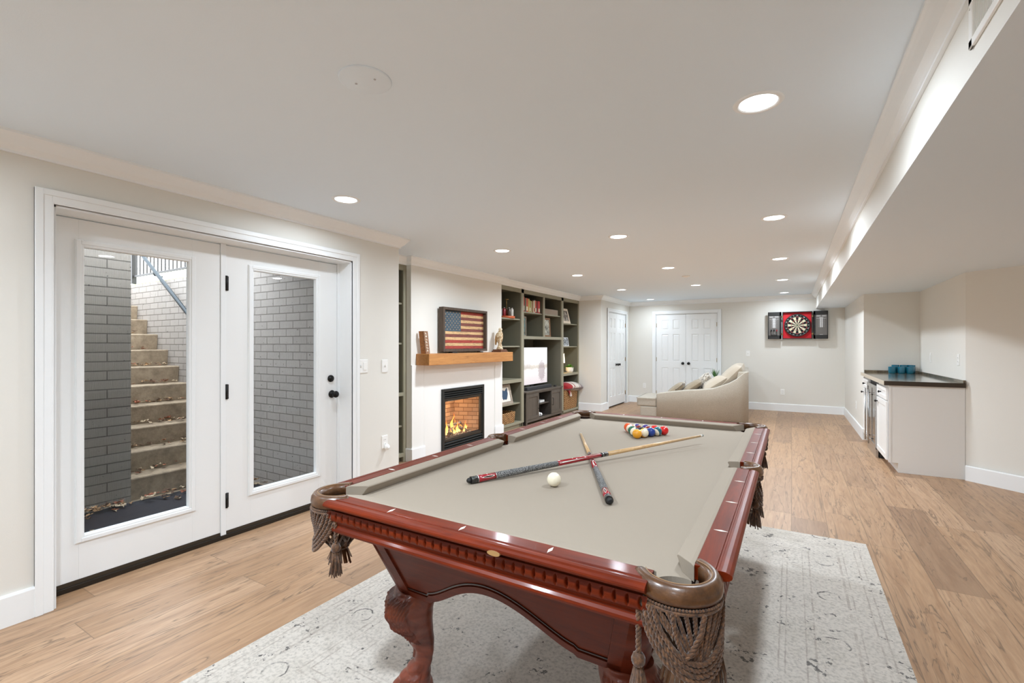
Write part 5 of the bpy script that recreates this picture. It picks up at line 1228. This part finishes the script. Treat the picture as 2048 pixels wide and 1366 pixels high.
for u, z in top:
    s = armsec(u, z)
    if u < .13: k = .10*(1-u/.13); s = [(a, max(b, k) if b < .1 else b, c) for a, b, c in s]
    secs.append(s)
mb.loft(secs); mb.xf(SP).build('arm', TWD, so)
MB().prism([(0,.03),(.0,.885),(.16,.885),(.24,.42),(.24,.03)], .15, 2.05, 'y').xf(SP).build('back', TWD, so, bevel=.02, seg=3)
MB().prism([(0.16,.03),(1.80,.012),(1.80,.95),(1.0,.95),(1.0,2.05),(.16,2.05)], .035, .21).xf(lambda p: SP(p)).build('base', TWD, so, bevel=.012)
MB().box(.22, 1.865, .172, .96, .212, .372).xf(lambda p: SP(p)).build('chaise_cushion', TWD, so, bevel=.035, seg=4)
MB().box(1.505, 1.865, .015, .20, .212, .372).xf(SP).build('chaise_cushion_end', TWD, so, bevel=.03, seg=4)
mb = MB(); mb.tube([SP(Vector(p)) for p in ((1.515,.010,.362),(1.855,.010,.362),(1.873,.03,.362),(1.873,.95,.362))], .0045, 8); mb.build('piping', TWD, so)
MB().box(.22, 1.02, .97, 2.04, .212, .40).xf(SP).build('seat_cushion', TWD, so, bevel=.035, seg=4)
MB().box(0.03, 1.0, 1.90, 2.07, .03, .60).xf(SP).build('far_arm', TWD, so, bevel=.03, seg=3)
for u, v in ((.04,.10),(1.46,.06),(.04,2.0),(.95,2.0),(1.75,.9)): MB().box(u, u+.045, v, v+.045, 0, .04).xf(SP).build('foot', DARK, so)
def pillow(w, h, t, T, n=22, puff=2.6):
    mb = MB()
    def fn(u, v, s):
        x, y = 2*u-1, 2*v-1
        e = (max(0, 1-abs(x)**puff)*max(0, 1-abs(y)**puff))**.42
        k = 1-.07*(1-abs(x))*(abs(y)**3); k2 = 1-.07*(1-abs(y))*(abs(x)**3)
        return T(x*w/2*k2*(1), y*h/2*k, s*t/2*e + .006*math.sin(7*x+3*y)*e)
    mb.grid(lambda u, v: fn(u, v, 1), n, n); mb.grid(lambda u, v: fn(u, v, -1), n, n); return mb
def PT(u, v, z, yaw, lean, roll=0.0):
    m = Matrix.Rotation(yaw, 3, 'Z') @ Matrix.Rotation(lean, 3, 'Y') @ Matrix.Rotation(roll, 3, 'X')
    # local: width->y, height->z, thickness->x
    def f(a, b, c): p = m @ Vector((c, a, b)); q = SP(Vector((u, v, z))); return (q[0]-p.x*-1, q[1]+p.y, q[2]+p.z)
    return f
BEI = bumpy(M('beige_pillow', sr(186,174,156), .95, sheen=.2), 200, .001); TAU = bumpy(M('taupe_pillow', sr(150,136,114), .95, sheen=.2), 260, .001)
def pil(name, w, h, t, args, mat, label):
    q = SP(Vector(args[:3])); return pillow(w, h, t, PT(*args)).build(name, mat, loc=q, label=label, cat='pillow')
pil('back_pillow', .60, .52, .25, (.27,.46,.80, .08,.75,.10), BEI, 'plump beige pillow at the top corner of the sofa, the highest of the pillows')
pil('back_pillow', .56, .46, .22, (.56,.42,.63, .12,.98,-.08), BEI, 'beige pillow slumped against the highest one, next toward the chaise')
pil('throw_pillow', .50, .40, .16, (.93,.40,.57, .1,.95,.0), TAU, 'taupe pillow lying low behind the sloping arm of the sofa')
p_ = pil('fringed_pillow', .46, .40, .16, (1.22,.36,.50, .1,.85,.0), TAU, 'taupe pillow with a speckled shaggy fringe, nearest the chaise end')
mb = MB(); q0_ = Vector(SP(Vector((1.22,.36,.50)))); T_ = PT(1.22,.36,.50,.1,.85,.0)
for i in range(420):
    e = R.random()*4; k = int(e); f_ = 2*(e-k)-1; a, b = ((f_,-1),(1,f_),(-f_,1),(-1,-f_))[k]
    p0 = Vector(T_(a*.22, b*.19, R.uniform(-.01,.01))); d = (p0-q0_).normalized()*R.uniform(.018,.034)+Vector((R.uniform(-.008,.008), R.uniform(-.008,.008), R.uniform(-.004,.018)))
    mb.tube([p0, p0+d], [.0035,.0016], 4, R.randrange(2))
mb.build('fringe', [M('fringe_white', sr(236,230,220), .9), M('fringe_dark', sr(88,72,60), .9)], p_)
sg = pil('shaggy_pillow', .52, .34, .14, (.78,.74,.66, .1,.75,0), bumpy(M('shaggy_base', sr(214,206,194), .95), 150, .003), 'fluffy black-flecked white pillow standing behind the taupe pillows')
T_ = PT(.78,.74,.66,.1,.75,0); mb = MB()
for i in range(900):
    x, y = R.uniform(-1,1), R.uniform(-1,1); e = (max(0,1-abs(x)**2.6)*max(0,1-abs(y)**2.6))**.42; s = R.choice((-1,1))
    p0 = Vector(T_(x*.25, y*.16, s*.065*e)); p1 = Vector(T_(x*.28+R.uniform(-.01,.01), y*.19+R.uniform(-.01,.01), s*(.065*e+.02))); mb.tube([p0, p1], [.004,.002], 4, 0 if R.random() < .78 else 1)
mb.build('shag', [bpy.data.materials['fringe_white'], bpy.data.materials['fringe_dark']], sg)
sd = thing('side_table', (-1.15, 10.72, 0), 'small dark side table behind the sofa pillows, carrying a spiky plant', 'table')
sx_, sy_ = -1.38, 10.62; sd.location = (sx_, sy_, 0); ORG[sd.name] = Vector((sx_, sy_, 0))
MB().lathe([(0,.55),(.20,.55),(.20,.575),(0,.575)], (sx_,sy_,0), 28).build('top', CW, sd)
for k in range(3): a = k*2*PI/3; MB().tube([(sx_+.14*math.cos(a), sy_+.14*math.sin(a), .55),(sx_+.18*math.cos(a), sy_+.18*math.sin(a), 0)], .012, 8).build('leg', BLACK, sd)
pl = thing('potted_plant', (sx_, sy_, .575), 'spiky green plant whose leaf tips show above the sofa pillows', 'plant')
MB().lathe([(0,0),(.05,0),(.07,.09),(.065,.09),(.06,.08),(0,.08)], (sx_,sy_,.575), 20).build('pot', PLATE, pl)
mb = MB()
for i in range(26):
    a = R.uniform(0,2*PI); el = R.uniform(.9,1.5); L = R.uniform(.14,.24); d = Vector((math.cos(a)*math.cos(el), math.sin(a)*math.cos(el), math.sin(el))); b0 = Vector((sx_,sy_,.65)); s = Vector((-math.sin(a), math.cos(a), 0))*.010
    mb.add([b0-s*.5, b0+d*L*.5-s, b0+d*L, b0+d*L*.5+s, b0+s*.5], [(0,1,2,3,4)])
mb.build('leaves', M('succulent_green', sr(84,132,66), .5), pl, nofix=True)

# ------------------------------------------------------------------ bar cabinets
CABW = M('cabinet_white', sr(240,240,238), .35)
def shaker(mb, y0, y1, z0, z1, x, b=.055):
    rectframe(mb, y0, y1, z0, z1, min(b,(z1-z0)*.3), x, x+.018); mb.box(x+.008, x+.018, y0+.02, y1-.02, z0+.02, z1-.02); return mb
FX = .868
def cabinet(y0, y1, label, ks):
    c = thing('base_cabinet', (1.2, (y0+y1)/2, 0), label, 'cabinet')
    MB().box(FX+.022, NX-.003, y0, y1, .10, .915).build('carcass', CABW, c, bevel=.001)
    MB().box(.965, NX-.003, y0, y1, 0, .10).build('toe_kick', CABW, c)
    dw = shaker(MB(), y0+.02, y1-.012, .755, .885, FX).build('drawer', CABW, c, bevel=.0015)
    dr = shaker(MB(), y0+.02, y1-.012, .115, .738, FX).build('door', CABW, c, bevel=.0015)
    for z, par, yy in ((.82, dw, (y0+y1)/2), (.69, dr, ks)):
        MB().lathe([(0,0),(.008,0),(.006,.012),(.013,.018),(.014,.026),(.006,.032),(0,.032)], n=16).xf(lambda p: (FX-p.z, yy+p.x, z+p.y)).build('knob', BLACK, par, label='black cabinet knob')
    return c
c1_ = cabinet(6.345, 7.01, 'white bar cabinet at the near end, its plain end panel facing the viewer', 6.93)
MB().box(FX+.020, NX-.003, 6.327, 6.345, .10, .915).box(.965, NX-.003, 6.327, 6.345, 0, .10).build('end_panel', CABW, c1_)
MB().box(FX+.018, FX+.040, 6.320, 6.345, .10, .915).build('end_stile', CABW, c1_)
cabinet(7.75, 8.262, 'white cabinet at the far end of the bar, against the corner', 8.18)
wf = thing('wine_fridge', (1.2, 7.38, 0), 'stainless under-counter wine fridge with two long bar handles between the white cabinets', 'fridge')
MB().box(FX+.03, NX-.01, 7.018, 7.742, .0, .90).build('body', DARK, wf)
for a, b2 in ((7.022, 7.378), (7.384, 7.738)):
    mb = MB(); rectframe(mb, a, b2, .11, .86, .042, FX-.012, FX+.028); d_ = mb.build('door', STEEL, wf, bevel=.002)
    MB().box(FX-.004, FX+.004, a+.04, b2-.04, .15, .82).build('dark_glass', M('smoked_glass', (.02,.02,.022), .08, coat=.5) if 'smoked_glass' not in bpy.data.materials else bpy.data.materials['smoked_glass'], d_)
    hy_ = b2-.20+.0 if a < 7.2 else a+.08
    MB().cyl((FX-.058,hy_,.14),(FX-.058,hy_,.80),.0075,16).cyl((FX-.058,hy_,.20),(FX-.01,hy_,.20),.006,12).cyl((FX-.058,hy_,.74),(FX-.01,hy_,.74),.006,12).build('handle', STEEL, d_)
MB().box(FX-.004, FX+.02, 7.022, 7.738, .0, .10).build('grille', STEEL, wf, bevel=.002)
STN = M('polished_stone', sr(112,100,82), .10, coat=.5, spec=.6); t_ = NT(STN); n_ = t_.noise(t_.pos(), 18, 6, .7); t_.col(t_.ramp(n_, [(.3, sr(78,70,58)), (.5, sr(120,108,90)), (.7, sr(146,134,112))]))
ctp = thing('countertop', (1.17, 7.29, .917), 'glossy brown-grey stone bar countertop with a low upstand against the walls', 'countertop')
MB().box(.8452, NX-.003, 6.3055, NY-.003, .917, .962).build('slab', STN, ctp, bevel=.003)
MB().box(.843, .8445, 6.305, NY-.01, .9165, .9625).build('front_edge', M('lit_stone_edge', sr(196,184,164), .3), ctp)  # same stone as the slab; light on the front is put into the colour
MB().box(.8445, NX-.003, 6.3035, 6.305, .9165, .9625).build('end_edge', M('shaded_stone_edge', sr(64,54,44), .35), ctp)  # same stone again; shade on the end face is put into the colour
MB().box(NX-.022, NX-.003, 6.31, NY-.003, .962, .992).box(.885, NX-.022, NY-.022, NY-.003, .962, .992).build('upstand', STN, ctp, bevel=.002)
TEAL = M('teal_glass', sr(16,116,142), .12, coat=.5); TEAL.node_tree.nodes['Principled BSDF'].inputs['Transmission Weight'].default_value = .25
WAX = M('candle_wax', sr(120,190,196), .5)
CUPS = [(1.169,8.09,.090,'front left'),(1.268,8.09,.090,'front middle'),(1.360,8.09,.090,'front right'),(1.219,8.19,.112,'back left'),(1.307,8.19,.112,'back middle'),(1.388,8.19,.112,'back right')]
for x, y, h, w_ in CUPS:
    c = thing('glass_candle_holder', (x, y, .962), 'teal glass candle holder at the %s of the cluster on the bar counter' % w_, 'candle holder', 'teal candle holders on the bar')
    MB().lathe([(0,0),(.036,0),(.040,.005),(.042,.03),(.042,h-.004),(.041,h),(.037,h),(.036,.012),(0,.012)], (x,y,.962), 28).build('glass', TEAL, c)
    MB().lathe([(0,.013),(.0355,.013),(.0355,h*.55),(0,h*.55)], (x,y,.962), 20).build('wax', WAX, c)

# ------------------------------------------------------------------ dartboard cabinet
dc = thing('dartboard_cabinet', (.097, YF-.04, 1.74), 'open black dartboard cabinet with red lining and chalk scoreboard doors on the far wall', 'dartboard cabinet')
BW_ = M('cabinet_black_stain', sr(42,42,42), .5); RED = M('red_lining', sr(214,14,34), .6); SLATE = M('scoreboard_grey', sr(112,108,104), .6); CHALK = M('chalk_white', sr(232,232,232), .7)
a, b2, z0, z1 = -.160, .352, 1.468, 2.014
mb = MB(); mb.box(a, b2, YF-.085, YF-.001, z0, z0+.014).box(a, b2, YF-.085, YF-.001, z1-.014, z1).box(a, a+.014, YF-.085, YF-.001, z0, z1).box(b2-.014, b2, YF-.085, YF-.001, z0, z1).build('case', BW_, dc, bevel=.002)
MB().box(a+.012, b2-.012, YF-.022, YF-.002, z0+.012, z1-.012).build('lining', RED, dc)
BB = M('board_black', sr(18,18,18), .8); BC = M('board_cream', sr(226,214,184), .8); BR_ = M('board_red', sr(190,26,34), .8); BG = M('board_green', sr(16,112,70), .8); WIRE = M('board_wire', (.6,.6,.6), .3, 1.0)
bo = thing('dartboard', (.097, YF-.05, 1.742), 'round black and cream dartboard hanging inside the open cabinet', 'dartboard')
bxc, bz, byy = .097, 1.742, YF-.062
mb = MB(); n = 64
mb.loft([[(bxc+r*math.cos(2*PI*i/n), y, bz+r*math.sin(2*PI*i/n)) for i in range(n)] for r, y in ((.218, YF-.025),(.225, YF-.028),(.225, byy+.002),(.222, byy))]); mb.build('board_body', BB, bo)
mb = MB()
def sect(r0, r1, a0, a1, mi, y=byy-.0006, k=4):
    pts = [(bxc+r0*math.sin(a0+(a1-a0)*i/k), y, bz+r0*math.cos(a0+(a1-a0)*i/k)) for i in range(k+1)] + [(bxc+r1*math.sin(a1-(a1-a0)*i/k), y, bz+r1*math.cos(a1-(a1-a0)*i/k)) for i in range(k+1)]
    mb.add(pts, [list(range(len(pts)))], mi)
for s in range(20):
    a0, a1 = (s-.5)*PI/10, (s+.5)*PI/10; dk = s % 2 == 0
    sect(.016, .099, a0, a1, 0 if dk else 1); sect(.099, .107, a0, a1, 2 if dk else 3); sect(.107, .162, a0, a1, 0 if dk else 1); sect(.162, .170, a0, a1, 2 if dk else 3)
for s in range(20): sect(.0064, .016, (s-.5)*PI/10, (s+.5)*PI/10, 3); sect(0.0001, .0064, (s-.5)*PI/10, (s+.5)*PI/10, 2, byy-.0008)
mb.build('scoring_face', [BB, BC, BR_, BG], bo, nofix=True)
mb = MB()
for r in (.0064,.016,.099,.107,.162,.170,.213): mb.tube([(bxc+r*math.cos(2*PI*i/48), byy-.0012, bz+r*math.sin(2*PI*i/48)) for i in range(48)], .0006 if r < .2 else .0012, 4, wrap=True)
for s in range(20): aa = (s-.5)*PI/10; mb.tube([(bxc+.016*math.sin(aa), byy-.0012, bz+.016*math.cos(aa)), (bxc+.170*math.sin(aa), byy-.0012, bz+.170*math.cos(aa))], .0006, 4)
mb.build('wire', WIRE, bo)
mb = MB()
for s, num in enumerate((20,1,18,4,13,6,10,15,2,17,3,19,7,16,8,11,14,9,12,5)):
    aa = s*PI/10; cx_, cz_ = bxc+.193*math.sin(aa), bz+.193*math.cos(aa); ca, sa = math.cos(-aa), math.sin(-aa)
    mb.text(str(num), .030, lambda u, v: (cx_+u*ca-v*sa, byy-.0016, cz_+u*sa+v*ca))
mb.build('numbers', CHALK, bo, nofix=True)
for xa, xb, hx_, side in ((-.415, -.175, -.167, 'l'), (.367, .607, .359, 'r')):
    ang = 0
    mb = MB(); yy0, yy1 = YF-.105, YF-.080; rectframe  # door lies open, parallel to the wall
    mb.box(xa, xb, yy0, yy1, z0, z0+.075).box(xa, xb, yy0, yy1, z1-.075, z1).box(xa, xa+.014, yy0, yy1, z0, z1)
    iw = .036; (mb.box(xb-iw, xb, yy0, yy1, z0, z1) if side == 'l' else mb.box(xa, xa+iw, yy0, yy1, z0, z1)); mb.box(xb-.014, xb, yy0, yy1, z0, z1)
    dd = mb.build('cabinet_door', BW_, dc, bevel=.002)
    sa_, sb_ = (xa+.014, xb-iw) if side == 'l' else (xa+iw, xb-.014)
    MB().box(sa_, sb_, yy0+.006, yy1-.004, z0+.07, z1-.07).build('scoreboard', SLATE, dd)
    mb = MB(); m0 = (sa_+sb_)/2; yf = yy0+.0054; w2 = (sb_-sa_)*.42; zt = z1-.085
    def ln(x0_, x1_, zz0, zz1): mb.box(x0_, x1_, yf, yf+.001, zz0, zz1)
    for s in (-1, 1):
        u0, u1 = m0+s*.010, m0+s*w2; u0, u1 = min(u0,u1), max(u0,u1)
        ln(u0, u1, zt-.003, zt); ln(u0, u1, zt-.026, zt-.023); ln(u0, u0+.003, zt-.026, zt); ln(u1-.003, u1, zt-.026, zt); ln(u0+.008, u1-.008, zt-.016, zt-.010)
    ln(m0-.030, m0+.030, zt-.052, zt-.042); ln(m0-w2, m0+w2, zt-.062, zt-.058)
    for s in (-1, 1):
        ln(m0+s*.014-.010, m0+s*.014+.010, zt-.235, zt-.060)
        for k in range(7): ln(m0+s*.045-.006, m0+s*.045+.006, zt-.080-k*.024, zt-.077-k*.024)
    ln(m0-.028, m0+.028, z0+.082, z0+.086)
    mb.build('chalk_marks', CHALK, dd)
    mb = MB()
    for k, num in enumerate(('20','19','18','17','16','15','B')):
        for s in (-1, 1): mb.text(num, .017, lambda u, v, s=s, k=k: (m0+s*.014+u, yf-.0008, zt-.074-k*.024+v))
    mb.build('numerals', BB, dd, nofix=True)
    for z in (z0+.10, z1-.10): MB().box(hx_-.014, hx_+.014, YF-.088, YF-.083, z-.016, z+.016).build('hinge', BRASS, dd)
    if side == 'l':
        for k in range(3):
            x_ = m0-.048+k*.048; d0 = thing('dart', (x_, YF-.115, z0+.15), '%s of the three darts held upright on the left scoreboard' % ('leftmost','middle','rightmost')[k], 'dart', 'darts on the scoreboard')
            MB().cyl((x_,YF-.118,z0+.07),(x_,YF-.118,z0+.085),.0012,6).cyl((x_,YF-.118,z0+.085),(x_,YF-.118,z0+.13),.0035,10).cyl((x_,YF-.118,z0+.13),(x_,YF-.118,z0+.16),.002,8).build('barrel', STEEL if k == 1 else BB, d0)
            mb2 = MB()
            for s in (0, 1): mb2.box(*((x_-.011, x_+.011, YF-.1185, YF-.1175) if s == 0 else (x_-.0005, x_+.0005, YF-.129, YF-.107)), z0+.155, z0+.190)
            mb2.build('flight', (BB, BB, M('dart_red', sr(150,20,40), .6))[k], d0)
        MB().box(m0-.062, m0+.062, YF-.125, YF-.105, z0+.083, z0+.089).build('dart_holder', BW_, dd)
